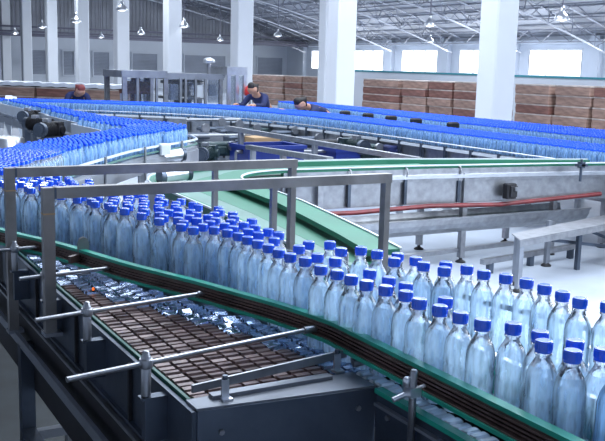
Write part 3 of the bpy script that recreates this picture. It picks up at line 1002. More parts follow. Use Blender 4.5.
# clamp on the right part of the rail
for nm, yy in (('standing at the bottom centre right', 1.345), ('beyond the bottom edge', .72)):
    c = thing('rail_clamp', (1.03, yy, Z1), 'steel rail clamp with upright post ' + nm, 'clamp')
    MB().lathe([(.0075, 1.10), (.0075, 1.272), (.005, 1.276)], 12, (1.022, yy, 0)).build('post', STEEL, c)
    MB().box(1.008, 1.034, yy - .012, yy + .012, 1.222, 1.242).lathe([(.008, 1.242), (.008, 1.256), (.004, 1.26)], 10, (1.012, yy + .008, 0)).build('clamp_block', STEEL_L, c)
    MB().cyl((.982, yy + .01, 1.217), (1.050, yy, 1.238), .0055, 10).build('cross_pin', STEEL_L, c)
    MB().box(1.004, 1.0355, yy - .016, yy + .016, 1.07, 1.11).build('bracket', STEEL_P, c)

# bearing plate and indicator by the left of the rail
c = thing('sensor_plate', (.765, 2.72, Z1), 'upright rounded grey plate standing by the guide rail at left', 'plate')
pr = MB()
prof = [(-.017, 0), (.017, 0), (.017, .10), (.012, .114), (0, .12), (-.012, .114), (-.017, .10)]
pr.add([(.765 + u, 2.72, Z1 + .005 + v) for u, v in prof] + [(.765 + u, 2.732, Z1 + .005 + v) for u, v in prof],
       [tuple(range(7)), tuple(range(13, 6, -1))] + [(i, i + 7, (i + 1) % 7 + 7, (i + 1) % 7) for i in range(7)])
pr.build('plate', RAILST, c)
MB().bar((.715, 2.70, 1.245), (.765, 2.722, 1.250), .014, .022).build('arm', BROWN, c)
c = thing('indicator', (.735, 2.52, Z1), 'tiny glowing orange indicator by the plate belt', 'light')
MB().lathe([(.0035, .004), (.0035, .010), (.002, .013)], 10, (.735, 2.52, Z1)).build('lens', ORANGE, c)
MB().box(.729, .741, 2.514, 2.526, Z1 + .001, Z1 + .005).build('base', BLACK, c)

# portal frames over the lanes
def portal(y, x0, x1, ztop, zl, xm, zr_, label, s=.031):
    t = thing('portal_frame', (x0, y, zl), label, 'frame')
    b = MB().bar((x0 - s / 2, y, ztop - s / 2), (x1 + s / 2, y, ztop - s / 2), s)
    b.build('cross_beam', RAILST, t)
    MB().box(x0 - s / 2, x0 + s / 2, y - s / 2, y + s / 2, zl, ztop - s).build('left_post', RAILST, t)
    MB().box(x1 - s * .35, x1 + s * .35, y - s / 2, y + s / 2, zr_, ztop - s).build('right_post', RAILST, t)
    MB().box(xm - s * .3, xm + s * .3, y - s * .3, y + s * .3, Z1 - .1, ztop - s).build('middle_post', RAILST, t)
    MB().box(x0 + s / 2, x0 + s / 2 + .006, y - s / 2 - .001, y + s / 2 + .001, ztop - s, ztop).build('weld_seam', STEEL_D, t)
    if x0 > .59:
        MB().box(x0 - s / 2 - .001, x0 + s / 2 + .001, y - s / 2 - .001, y + s / 2 + .001, ztop - .075, ztop - .071).build('band', YELLOW, t)
    MB().box(x0 - .02, x0 + .03, y - .022, y + .022, zl - .010, zl).build('base_plate', STEEL_P, t)
    return t


portal(2.505, .605, 1.745, 1.500, 1.085, 1.315, 0.012, 'nearer grey steel portal frame crossing above the near bottles')
portal(2.985, .60, 1.645, 1.502, .962, 1.325, 0.012, 'farther grey steel portal frame, left end at the picture edge')

# ==================================================== ZIGZAG LANE CONVEYOR
t = thing('zigzag_conveyor', (2.4, 7.4, 0), 'zigzag conveyor with pale side rails carrying crowded blue-capped bottles at left', 'conveyor')
fa = resample(ZF, 24) + [(3.26, 8.05), (3.42, 8.25), (3.50, 8.55), (3.44, 8.9)]
ka = resample(ZK, 24) + [(2.73, 8.26), (2.72, 8.34), (2.70, 8.42), (2.66, 8.5)]
fa_o, ka_o = offset(fa, .045), offset(ka, -.045)
MB().slab(fa_o, ka_o, ZA - .03, ZA - .002).build('belt', STEEL_P, t)
MB().slab([(3.46, 8.92), (3.2, 9.5), (3.16, 11.1), (3.1, 14.3)], [(2.64, 8.52), (2.58, 9.5), (2.68, 11.1), (2.72, 14.3)], ZA - .03, ZA - .003).build('belt', STEEL_P, t)
for z, nm, hh in ((ZA + .060, 'upper_guide', .018), (ZA + .015, 'lower_guide', .014)):
    MB().sweep(offset(fa, .042), .014, hh, z=z).build(nm, WHITEP if nm[0] == 'u' else GREEN_P, t)
MB().sweep(offset(fa, .05), .02, .12, z=ZA - .15).build('side_frame', STEEL_P, t)
MB().sweep([(2.60, 8.6), (2.56, 9.5), (2.665, 9.55), (2.665, 11.1), (2.72, 11.15), (2.71, 14.3)], .014, .13, z=ZA + .01).build('inner_guard', WHITEP, t)
MB().sweep([(2.60, 8.6), (2.56, 9.5), (2.665, 9.55), (2.665, 11.1), (2.72, 11.15), (2.71, 14.3)], .02, .10, z=ZA - .14).build('inner_side_frame', STEEL_P, t)
conveyor_legs(t, [(.75, 5.05), (1.45, 6.2), (2.1, 7.05), (2.75, 7.85), (3.35, 8.35), (1.6, 6.7), (2.75, 9.5), (2.75, 11.0), (2.78, 13.9)], ZA - .15, .05)
for u in (9, 14, 19, 23):
    p = offset(fa, .07)[u]
    MB().cyl((p[0], p[1], ZA - .2), (p[0], p[1], ZA + .09), .012, 8).build('guide_post', STEEL, t)
q = offset(fa, .075)[21]
MB().cbox(q[0] - .05, q[0] + .05, q[1] - .04, q[1] + .05, ZA - .01, ZA + .09, .012).build('photo_sensor', WHITEP, t)

# ==================================================== GREEN U-TURN CONVEYOR
ZG = .90
XC, YC = 3.70, 6.20
outer = [(8.9, 7.33), (7.0, 7.42), (5.2, 7.52)] + [(XC + 1.36 * math.cos(a), YC + 1.36 * math.sin(a)) for a in [PI / 2 + PI / 2 * i / 16 for i in range(17)]] + [(2.30, 5.2), (2.26, 4.6), (2.22, 4.05), (2.19, 3.62)]
inner = [(8.0, 6.55), (7.0, 6.68), (5.2, 6.82)] + [(XC + .70 * math.cos(a), YC + .70 * math.sin(a)) for a in [PI / 2 + PI / 2 * i / 16 for i in range(17)]] + [(2.90, 5.2), (2.79, 4.6), (2.68, 4.05), (2.58, 3.62)]
outer[0] = (7.40, 6.86); inner[0] = (7.38, 6.50); outer[1] = (6.6, 7.10); inner[1] = (6.6, 6.64); outer[2] = (5.2, 7.48)
t = thing('curved_conveyor', (3.5, 6.5, 0), 'empty conveyor making a wide U-turn with green guide strips, mid-picture', 'conveyor')
mid_ = [(lerp(a[0], b[0], .55), lerp(a[1], b[1], .55)) for a, b in zip(inner, outer)]
MB().slab(inner, mid_, ZG - .02, ZG).build('belt', GREEN_B, t)
MB().slab(mid_, outer, ZG - .02, ZG - .001).build('bed_plate', GREEN_P, t)
o_ = MB().sweep(outer, .05, .045, z=ZG + .0)
o_.build('outer_guide', GREEN_B, t)
MB().sweep(offset(outer, .03), .012, .012, z=ZG + .045).build('outer_edge_rod', WHITEP, t)
ig = MB().sweep(inner[:4], .05, .05, z=ZG)
ig.slab([p for p in offset(inner, -.04)[2:]], [p for p in offset(inner, .14)[2:]], ZG + .03, ZG + .06)
ig.build('inner_guide', GREEN_B, t)
MB().sweep(offset(inner, -.045), .014, .012, z=ZG + .056).build('inner_edge_rod', WHITEP, t)
MB().sweep(offset(inner[:4], -.05), .03, .035, z=ZG - .062).build('upper_rail', STEEL_L, t)
MB().sweep(offset(inner[:4], -.03), .02, .12, z=ZG - .09).build('upper_frame', STEEL, t)
sp = MB().sweep(offset(inner[:4], -.01), .02, .22, z=ZG - .31)
sp.build('side_panel', STEEL, t)
MB().sweep(offset(inner[3:], .02), .02, .14, z=ZG - .16).build('inner_side_panel', STEEL_P, t)
MB().sweep(offset(outer[2:], .02), .02, .14, z=ZG - .16).build('outer_side_panel', STEEL_P, t)
MB().tube([(3.6, 6.80, ZG - .335), (4.4, 6.775, ZG - .345), (5.2, 6.74, ZG - .32), (6.0, 6.66, ZG - .335), (7.2, 6.48, ZG - .26)], .022, 10).build('red_hose', REDH, t)
tr = MB()
n = 10
for i in range(n):
    a0_, a1_ = PI + PI * i / n, PI + PI * (i + 1) / n
    for (x0, x1) in ((3.3, 7.2),):
        yc, zc, r = 6.82, ZG - .43, .22
        tr.add([(x0, yc + r * math.cos(a0_), zc + r * .8 * math.sin(a0_)), (x1, yc + r * math.cos(a0_), zc + r * .8 * math.sin(a0_)),
                (x1, yc + r * math.cos(a1_), zc + r * .8 * math.sin(a1_)), (x0, yc + r * math.cos(a1_), zc + r * .8 * math.sin(a1_))], [(0, 1, 2, 3)], 0, True)
        tr.add([(x0, yc + (r - .01) * math.cos(a0_), zc + (r - .01) * .8 * math.sin(a0_)), (x1, yc + (r - .01) * math.cos(a0_), zc + (r - .01) * .8 * math.sin(a0_)),
                (x1, yc + (r - .01) * math.cos(a1_), zc + (r - .01) * .8 * math.sin(a1_)), (x0, yc + (r - .01) * math.cos(a1_), zc + (r - .01) * .8 * math.sin(a1_))], [(3, 2, 1, 0)], 0, True)
tr.box(3.3, 7.2, 6.585, 6.615, ZG - .44, ZG - .42)
tr.build('drip_tray', STEEL, t)
for x in (3.75, 4.35, 4.95, 5.55, 6.15, 6.75):
    yy = interp(x, [3.7, 5.2, 7.0], [6.90, 6.82, 6.68]) - .045
    MB().box(x - .015, x + .015, yy - .012, yy + .01, ZG - .30, ZG - .06).build('bracket', STEEL_D, t)
    MB().tube([(x, yy, ZG - .06), (x, yy - .03, ZG - .01), (x + .0, yy - .02, ZG + .04), (x, yy + .03, ZG + .045)], .009, 6).build('guide_arm', STEEL, t)
conveyor_legs(t, [(4.05, 6.84), (5.62, 6.74), (6.75, 6.68), (4.05, 7.45), (5.62, 7.42), (6.75, 7.36), (2.45, 6.3), (2.4, 4.6), (2.3, 3.75), (2.88, 5.3), (2.55, 3.8)], ZG - .02, .055)
MB().box(4.0, 7.0, 6.78, 6.82, .32, .36).box(4.0, 7.0, 7.38, 7.42, .20, .24).build('lower_beam', STEEL, t)
q = PY(513, 195, 6.55)
c = thing('valve_box', q, 'small black box hanging on the panel of the curved conveyor', 'box')
MB().cbox(q.x - .06, q.x + .06, 6.56, 6.64, ZG - .27, ZG - .12, .01).cbox(q.x - .035, q.x + .05, 6.54, 6.57, ZG - .25, ZG - .14, .005).build('housing', BLACK, c)
MB().cyl((q.x + .02, 6.54, ZG - .17), (q.x + .02, 6.52, ZG - .17), .02, 10).build('knob', STEEL, c)
q = P(579, 166, ZG + .05)
c = thing('guide_post', (q.x, q.y, ZG), 'dark guide clamp post above the green strip at right', 'clamp')
MB().cyl((q.x, q.y - .03, ZG - .1), (q.x, q.y - .03, ZG + .12), .014, 8).build('post', STEEL_D, c)
MB().box(q.x - .06, q.x + .06, q.y - .06, q.y, ZG + .05, ZG + .075).box(q.x - .025, q.x + .025, q.y - .06, q.y, ZG + .035, ZG + .095).build('clamp_block', STEEL_D, c)

# steel bench frames under it on the right
t = thing('steel_bench', (5.3, 5.6, 0), 'low steel bench frame with angle legs on the pale floor at right', 'bench')
A0, A1 = P(520, 240, .46), P(606, 224, .46)
B0, B1 = P(512, 233.5, .46), P(606, 214.5, .46)
dA = (A1 - A0)
A2, B2 = A0 + dA * 1.25, B0 + (B1 - B0) * 1.25
vs = [A0, A2, B2, B0]
MB().add([(v.x, v.y, .46) for v in vs] + [(v.x, v.y, .45) for v in vs], [(0, 1, 2, 3), (7, 6, 5, 4)] + [(i, i + 4, (i + 1) % 4 + 4, (i + 1) % 4) for i in range(4)]).build('top', STEEL, t)
MB().bar((A0.x, A0.y, .425), (A2.x, A2.y, .425), .012, .05).build('front_edge', STEEL, t)
for v, w_ in ((A0 + Vector((.04, .03, 0)), .045), (A2 + Vector((-.05, .03, 0)), .06), (B0 + Vector((.05, -.02, 0)), .04), (P(546, 266, 0), .045)):
    l = MB().box(v.x - w_ / 2, v.x + w_ / 2, v.y - .02, v.y + .02, .03, .45)
    l = l.build('leg', STEEL_P, t)
    sub(MB().lathe([(.05, 0), (.05, .012), (.018, .035)], 10, (v.x, v.y, 0)), 'foot', BLACK, l)
t = thing('base_frame', (5.0, 6.2, 0), 'low steel base frame lying behind the bench on the floor', 'frame')
a, b = P(482, 262, .12), P(575, 246, .12)
MB().bar(a, b, .05, .05).build('front_beam', STEEL, t)
a2, b2 = P(350, 262, .1), P(520, 232, .3)
MB().bar(P(360, 262, .12), P(512, 243, .12), .05, .04).build('rear_beam', STEEL, t)
for u in (.08, .5, .95):
    v = lerp(a, b, u)
    MB().box(v.x - .025, v.x + .025, v.y - .025, v.y + .025, 0, .10).build('foot', STEEL_D, t)
t = thing('side_rack', (6.6, 6.0, 0), 'steel rack with slanting struts behind the bench at the right edge', 'rack')
a, b = P(576, 231, .38), P(640, 215, .38)
MB().bar(a, b, .18, .03).build('top', STEEL, t)
MB().bar(P(583, 228, .36), P(640, 252, .10), .03).bar(P(552, 240, .30), P(640, 250, .10), .03).build('strut', STEEL_D, t)
for v in (a + Vector((.05, 0, 0)), b):
    MB().box(v.x - .02, v.x + .02, v.y - .02, v.y + .02, 0, .37).build('leg', STEEL_D, t)

# ==================================================== THE TWO LONG LANES
def long_conveyor(name, ef, eb, zb, label, lab_side=.30):
    x0, y0 = ef[0][0], ef[0][1]
    t = thing(name, (x0, y0, 0), label, 'conveyor')
    n = 26
    E1, E2 = resample(offset(ef, -.05), n), resample(offset(eb, .05), n)
    MB().slab(E1, E2, zb - .03, zb - .003).build('belt', STEEL_P, t)
    MB().sweep(offset(E1, -.03), .05, .030, z=zb - .035).build('white_edge', WHITEP, t)
    MB().tube([(p[0], p[1], zb + .05) for p in offset(E1, -.012)], .008, 6).build('front_guide', STEEL_L, t)
    MB().tube([(p[0], p[1], zb + .05) for p in offset(E2, .012)], .008, 6).build('rear_guide', STEEL_L, t)
    MB().sweep(offset(E1, 0), .02, lab_side, z=zb - .04 - lab_side).build('side_panel', STEEL, t)
    MB().sweep(offset(E2, 0), .02, .12, z=zb - .16).build('rear_panel', STEEL_P, t)
    L = resample(offset(E1, -.045), 34)
    for p in L:
        MB().box(p[0] - .02, p[0] + .012, p[1] - .02, p[1] + .02, zb - .30, zb + .02).build('bracket', STEEL_D, t)
    conveyor_legs(t, [(p[0] + .1, p[1]) for p in resample(E1, 12)] + [(p[0] - .06, p[1]) for p in resample(E2, 12)], zb - .04, .06)
    return t


long_conveyor('long_conveyor', BF, BK, ZB, 'long conveyor with white edge strip running across the hall behind the green one')
long_conveyor('rear_conveyor', resample(CF, 8), resample(CK, 8), ZB + .01, 'rear wide conveyor of blue-capped bottles in front of the brown cartons')
# dark clips standing between the two lanes
for i, (x, y) in enumerate([(345, 115), (368, 117), (391, 119), (416, 122), (453, 124)]):
    q = P(x, y, ZB + .1)
    q.x = 8.62
    d = ray(x, y)
    q.y = 8.62 / d.x * d.y
    c = thing('guide_clip', (q.x, q.y, 0), 'dark guide bracket standing between the two long lanes, %s' % ['first from the left', 'second from the left', 'third from the left', 'fourth from the left', 'fifth from the left'][i], 'bracket', 'guide brackets between the long lanes')
    MB().box(q.x - .03, q.x + .03, q.y - .03, q.y + .03, 0, ZB + .16).build('post', STEEL_D, c)
    MB().cbox(q.x - .09, q.x + .09, q.y - .06, q.y + .06, ZB + .12, ZB + .24, .02).build('head', BLACK, c)

# ==================================================== FILLING MACHINE
t = thing('filling_machine', (6.8, 18.2, 0), 'glass-walled steel filling machine cabinet on the far side of the lanes', 'machine')
MY = 18.6
def mx(px, y=MY): return PY(px, 100, y).x
XL, XR = mx(124), mx(222)
XM = mx(165)
MD = 1.3
rf = MB().box(XL - .05, XM + .05, MY - .02, MY + MD, 1.52, 1.67)
rf.box(XM + .05, XR + .05, MY + .03, MY + MD, 1.50, 1.63)
rf.build('roof_fascia', STEEL_P, t)
for px, w_ in ((125, .10), (138, .06), (152, .07), (157, .05), (166, .09), (181, .05), (186, .05), (196, .05), (206, .05), (221, .08)):
    x = mx(px)
    MB().box(x - w_ / 2, x + w_ / 2, MY, MY + .06, 0.0, 1.53).build('post', STEEL if w_ > .06 else STEEL_P, t)
for px in (125, 221, 166):
    x = mx(px)
    MB().box(x - .05, x + .05, MY + MD - .1, MY + MD, 0, 1.52).build('post', STEEL, t)
gl_ = MB()
for a, b in ((125, 138), (138, 152), (166, 181), (186, 196), (206, 221)):
    gl_ = MB().box(mx(a) + .05, mx(b) - .04, MY + .02, MY + .03, 1.0, 1.5)
    gl_.build('glass_panel', GLASSM, t)
MB().box(XL, XR, MY + .04, MY + MD, .0, .84).build('base_cabinet', STEEL_P, t)
c = (mx(145), MY + .6)
MB().lathe([(.12, .84), (.12, 1.15), (.36, 1.17), (.36, 1.24), (.30, 1.26), (.30, 1.42), (.1, 1.44), (.1, 1.50)], 20, (c[0], c[1], 0)).build('rotary_head', CARTON3, t)
for i in range(10):
    a = 2 * PI * i / 10
    MB().cyl((c[0] + .33 * math.cos(a), c[1] + .33 * math.sin(a), 1.02), (c[0] + .33 * math.cos(a), c[1] + .33 * math.sin(a), 1.17), .03, 8).build('filling_valve', STEEL_L, t)
c = (mx(193), MY + .6)
MB().lathe([(.2, .84), (.2, 1.05), (.55, 1.07), (.55, 1.12), (.22, 1.14), (.22, 1.38), (.5, 1.40), (.5, 1.46), (.1, 1.5)], 20, (c[0], c[1], 0)).build('rotary_drum', STEEL, t)
for px, z0, z1 in ((176, 1.05, 1.4), (202, 1.1, 1.38), (215, 1.15, 1.40)):
    x = mx(px)
    MB().cbox(x - .1, x + .1, MY + .1, MY + .2, z0, z1, .02).build('control_box', WHITEP, t)
t = thing('side_cabinet', (mx(236), 18.4, 0), 'tall pale steel cabinet frame just right of the filling machine', 'cabinet')
a, b = mx(227, 18.4), mx(247, 18.4)
MB().box(a, b, 18.4, 19.3, 1.62, 1.80).build('top_box', STEEL_L, t)
for x in (a + .05, (a + b) / 2, b - .05):
    MB().box(x - .04, x + .04, 18.4, 18.46, 0, 1.62).build('post', STEEL_L, t)
MB().box(a + .09, b - .09, 18.42, 18.43, .98, 1.6).build('glass_panel', GLASSM, t)
MB().box(a, b, 18.44, 19.2, 0, .85).build('base_cabinet', STEEL_P, t)
q = PY(250, 92, 18.2)
c = thing('red_beacon', q, 'small red beacon on a post beside the worker at the lane', 'beacon')
MB().cyl((q.x, q.y, 0), (q.x, q.y, q.z - .08), .03, 8).build('post', STEEL, c)
MB().lathe([(.11, -.08), (.12, 0), (.11, .10), (.05, .15)], 14, q).build('lens', RED, c)
q = PY(209, 63, 18.9)
c = thing('exhaust_pipe', (q.x, q.y, 1.5), 'thin pipe with a small round cowl above the filling machine roof', 'pipe')
MB().cyl((q.x, q.y, 1.5), (q.x, q.y, 1.86), .05, 10).build('pipe', STEEL, c)
MB().lathe([(.05, 1.86), (.14, 1.88), (.12, 1.96), (.03, 2.0)], 12, (q.x, q.y, 0)).build('cowl', STEEL_L, c)

# white leg frame at the end of the zigzag lane
t = thing('lane_end_frame', (2.6, 14.2, 0), 'white splayed leg frame at the far end of the zigzag lane, left edge', 'frame')
a, b = PY(9, 98, 14.2), PY(3, 130, 12.5)
MB().bar(a, (b.x, b.y, .02), .10).bar(a + Vector((.1, .2, 0)), (a.x + .5, a.y + .6, .02), .08).build('legs', WHITEP, t)
MB().box(a.x - .1, a.x + .3, 14.36, 14.46, a.z - .16, a.z - .08).build('cross_head', WHITEP, t)
t = thing('steel_hopper', (2.0, 10.5, 0), 'pale steel hopper stand at the left edge below the zigzag lane', 'hopper')
q = PY(6, 118, 10.6)
MB().lathe([(.05, .25), (.06, .3), (.20, .62), (.20, .95), (.17, .97)], 14, (q.x, 10.6, 0)).build('hopper', STEEL_L, t)
for s_ in (-1, 1):
    MB().bar((q.x + s_ * .17, 10.6, .7), (q.x + s_ * .3, 10.5, .01), .04).bar((q.x + s_ * .15, 10.75, .7), (q.x + s_ * .25, 10.95, .01), .04).build('leg', STEEL_L, t)


def gear_motor(x, y, z, ang, s, label, m_=MOTOR, stand=True):
    t = thing('gear_motor', (x, y, 0), label, 'motor')
    R_ = Matrix.Rotation(ang, 3, 'Z')
    def w_(u, v, h): 
        q_ = R_ @ Vector((u * s, v * s, 0))
        return Vector((x + q_.x, y + q_.y, z + h * s))
    b = MB().cyl(w_(-.22, 0, 0), w_(.10, 0, 0), .10 * s, 16)
    for i in range(9):
        b.cyl(w_(-.20 + i * .032, 0, 0), w_(-.19 + i * .032, 0, 0), .122 * s, 16)
    b.build('motor_body', m_, t)
    MB().cyl(w_(-.30, 0, 0), w_(-.22, 0, 0), .118 * s, 16).cyl(w_(-.32, 0, 0), w_(-.30, 0, 0), .08 * s, 16).build('fan_cover', STEEL_D, t)
    MB().bar(w_(.10, 0, -.02), w_(.28, 0, -.02), .24 * s, .26 * s).cyl(w_(.19, -.16, -.02), w_(.19, .16, -.02), .07 * s, 12).build('gearbox', m_, t)
    MB().bar(w_(-.12, 0, .13), w_(0, 0, .13), .1 * s, .08 * s).build('terminal_box', STEEL, t)
    if stand:
        MB().box(x - .12 * s, x + .12 * s, y - .1 * s, y + .1 * s, 0, z - .14 * s).box(x - .17 * s, x + .17 * s, y - .14 * s, y + .14 * s, z - .16 * s, z - .12 * s).build('stand', STEEL_D, t)
    return t


for i, (px, py, z, Y, s, a, lb) in enumerate([
    (29, 116, .62, 11.6, .62, .9, 'black gear motor under the zigzag lane, leftmost of the dark ones'),
    (38, 124, .60, 10.6, .60, -.9, 'black gear motor under the zigzag lane, middle of the dark ones'),
    (49, 129, .60, 9.9, .66, .8, 'black gear motor under the zigzag lane, rightmost of the dark ones'),
    (206, 153, .66, 10.6, .8, .9, 'dark green gear motor right of the zigzag turn'),
    (283, 146, .62, 12.2, 1.0, 1.2, 'dark gear motor beneath the long conveyor near the blue bins'),
    (354, 146, .55, 10.8, .9, 1.6, 'dark gear motor hanging under the long conveyor at centre'),
]):
    q = PY(px, py, Y)
    gear_motor(q.x, Y, q.z, a, s, lb, MOTOR if i > 2 else BLACK)
for i, (px, py, Y, lb) in enumerate([(172, 157, 7.7, 'chrome cylinder unit with a bright end just right of the zigzag lane'), (166, 190, 6.0, 'chrome cylinder at the bend of the curved conveyor')]):
    q = PY(px, py, Y)
    if i == 1: q = P(176, 176, .98)
    t = thing('air_cylinder', (q.x, q.y, 0), lb, 'cylinder')
    MB().cyl((q.x - .10, q.y, q.z), (q.x + .10, q.y + .02, q.z + .02), .055, 16).build('barrel', STEEL_L, t)
    MB().cyl((q.x - .14, q.y - .004, q.z), (q.x - .10, q.y, q.z), .062, 16).build('end_cap', STEEL_D, t)
    MB().cyl((q.x + .10, q.y + .02, q.z + .02), (q.x + .13, q.y + .02, q.z + .02), .062, 16).build('end_cap', STEEL_D, t)
    MB().box(q.x - .02, q.x + .02, q.y - .02, q.y + .02, 0, q.z - .04).build('stand', STEEL, t)


def bin_(x0, x1, y0, y1, z0, z1, label, m_=BLUEP, name='storage_bin', cat='bin'):
    t = thing(name, ((x0 + x1) / 2, (y0 + y1) / 2, z0), label, cat, None)
    w_ = .03
    b = MB().box(x0, x1, y0, y0 + w_, z0, z1).box(x0, x1, y1 - w_, y1, z0, z1).box(x0, x0 + w_, y0 + w_, y1 - w_, z0, z1).box(x1 - w_, x1, y0 + w_, y1 - w_, z0, z1).box(x0 + w_, x1 - w_, y0 + w_, y1 - w_, z0, z0 + w_)
    b.build('tub', m_, t)
    r_ = MB().box(x0 - .03, x1 + .03, y0 - .03, y0, z1 - .05, z1).box(x0 - .03, x1 + .03, y1, y1 + .03, z1 - .05, z1).box(x0 - .03, x0, y0, y1, z1 - .05, z1).box(x1, x1 + .03, y0, y1, z1 - .05, z1)
    r_.build('rim', m_, t)
    return t


q = PY(262, 150, 11.0)
bin_(q.x - .30, q.x + .55, 10.8, 11.4, 0.0, .78, 'long blue plastic bin under the long conveyor, left one')
bin_(q.x + .95, q.x + 1.35, 10.6, 11.2, 0, .74, 'dark blue bin behind the red drum, under the long conveyor')
q = PY(290, 162, 9.0)
t = thing('red_drum', (q.x + .12, 9.0, 0), 'small red drum beside the blue bins above the green guide', 'drum')
MB().lathe([(.13, 0), (.14, .02), (.14, .30), (.146, .31), (.14, .32), (.14, .62), (.125, .64), (.06, .66)], 16, (q.x + .12, 9.0, 0)).build('barrel', RED, t)
MB().cyl((q.x + .12, 9.0, .64), (q.x + .12, 9.0, .72), .03, 10).build('spout', STEEL_D, t)
q = PY(270, 143, 12.0)
t = thing('cardboard_box', (q.x, 12.2, 0), 'tan cardboard box on a stand under the long conveyor', 'box')
MB().cbox(q.x - .25, q.x + .25, 12.05, 12.45, .62, q.z + .08, .01).build('box', YELLOW, t)
MB().box(q.x - .25, q.x + .25, 12.05, 12.45, 0, .60).build('stand', STEEL_D, t)
# steel cross shafts and control cabinets under the long lane
for i, (px0, px1, py0, py1, Y, lb) in enumerate([
    (228, 420, 128, 160, 10.2, 'long slanting steel rail below the long conveyor, upper one'),
    (248, 330, 147, 160, 9.6, 'slanting steel rail below the long conveyor, lower one')]):
    a, b = PY(px0, py0, Y + 1.2), PY(px1, py1, Y - 1.9)
    t = thing('floor_rail', (a.x, a.y, 0), lb, 'rail')
    MB().bar(a, b, .07, .06).build('beam', STEEL, t)
    for u in (.08, .5, .92):
        v = lerp(a, b, u)
        MB().box(v.x - .03, v.x + .03, v.y - .03, v.y + .03, 0, v.z - .02).build('leg', STEEL_P, t)
for i, (px, w_, h, Y, m_, lb) in enumerate([(212, .55, .74, 13.2, STEEL_P, 'grey steel control cabinet below the long lane, left of the shafts'),
                                            (240, .4, .66, 14.1, STEEL_D, 'dark steel control cabinet below the long lane'),
                                            (308, .5, .70, 12.6, STEEL_L, 'pale steel control cabinet below the long lane, centre')]):
    q = PY(px, 140, Y)
    t = thing('control_cabinet', (q.x, Y, 0), lb, 'cabinet')
    MB().cbox(q.x - w_ / 2, q.x + w_ / 2, Y, Y + .4, .05, h, .01).build('housing', m_, t)
    d_ = MB().box(q.x - w_ / 2 + .03, q.x + w_ / 2 - .03, Y - .012, Y, .10, h - .05).build('door', m_, t)
    sub(MB().box(q.x + w_ / 2 - .09, q.x + w_ / 2 - .06, Y - .03, Y - .012, h * .5, h * .62), 'handle', BLACK, d_)
    for s_ in (-1, 1):
        MB().box(q.x + s_ * w_ * .4 - .03, q.x + s_ * w_ * .4 + .03, Y + .05, Y + .35, 0, .05).build('foot', BLACK, t)
q = PY(186, 165, 7.95)
t = thing('valve_stand', (q.x, 8.3, 0), 'cluster of bright steel pipes and valves at the zigzag turn', 'valve')
for i in range(5):
    x = q.x - .22 + .10 * i
    MB().cyl((x, 8.25 + .04 * (i % 2), 0), (x, 8.25 + .04 * (i % 2), .70 + .07 * (i % 3)), .022, 8).build('pipe', STEEL_L, t)
    MB().cyl((x - .035, 8.22, .5 + .07 * (i % 3)), (x + .035, 8.22, .5 + .07 * (i % 3)), .04, 10).build('valve', STEEL, t)
MB().cbox(q.x - .12, q.x + .0, 8.36, 8.5, .3, .95, .02).build('cover', WHITEP, t)

# dark drives, pipes and frames crowded under the long lane
random.seed(11)
UC = [(196, 128, 13.0, .5, .34), (214, 122, 14.2, .45, .3), (232, 124, 13.6, .4, .3), (250, 128, 13.8, .4, .36), (268, 126, 13.9, .4, .24), (288, 130, 13.2, .42, .3),
      (222, 146, 11.4, .5, .28), (240, 138, 12.4, .35, .25), (312, 138, 12.0, .36, .3), (334, 142, 11.4, .34, .3), (372, 148, 10.6, .36, .28), (404, 147, 10.4, .5, .22)]
UL = ['at the left end', 'second from the left', 'third from the left', 'fourth from the left', 'fifth from the left', 'sixth from the left',
      'lower row at left', 'lower row, second', 'right of the pale control cabinet', 'just left of the hanging gear motor', 'just right of the hanging gear motor', 'navy one at far right']
for (px, py, Y, w_, h), lb in zip(UC, UL):
    q = PY(px, py, Y)
    t = thing('drive_unit', (q.x, Y, 0), 'dark drive unit on posts under the long lane, ' + lb, 'machine part', 'dark drive units under the long lane')
    m_ = NAVY if 'navy' in lb else random.choice([STEEL_D, MOTOR, BLACK, STEEL_D])
    z0, z1 = q.z - h / 2, min(q.z + h / 2, .78)
    MB().cbox(q.x - w_ / 2, q.x + w_ / 2, Y, Y + .25, z0, z1, .02).cbox(q.x - w_ * .3, q.x + w_ * .1, Y - .06, Y, z0 + .04, z1 - .05, .01).build('housing', m_, t)
    MB().cyl((q.x + w_ * .3, Y - .05, q.z), (q.x + w_ * .3, Y, q.z), .07, 14).build('flange', STEEL, t)
    for s_ in (-1, 1):
        MB().box(q.x + s_ * w_ * .4 - .02, q.x + s_ * w_ * .4 + .02, Y + .1, Y + .14, 0, z0).build('post', STEEL_P, t)
for i, (pa, pb, py, Y) in enumerate([(190, 262, 136, 12.9), (186, 240, 120, 14.6), (236, 300, 152, 11.0), (300, 356, 152, 10.9)]):
    a, b = PY(pa, py, Y), PY(pb, py + 3, Y)
    b.z = a.z
    t = thing('pipe_rail', (a.x, Y, 0), 'horizontal steel pipe on short stands under the long lane, ' + ['middle left', 'upper left', 'lower, left of the red drum', 'lower centre'][i], 'pipe', 'pipes under the long lane')
    MB().cyl(a, b, .025, 10).build('pipe', STEEL, t)
    for v in (a, lerp(a, b, .5), b):
        MB().cyl((v.x, v.y, 0), (v.x, v.y, v.z), .02, 8).build('stand', STEEL, t)

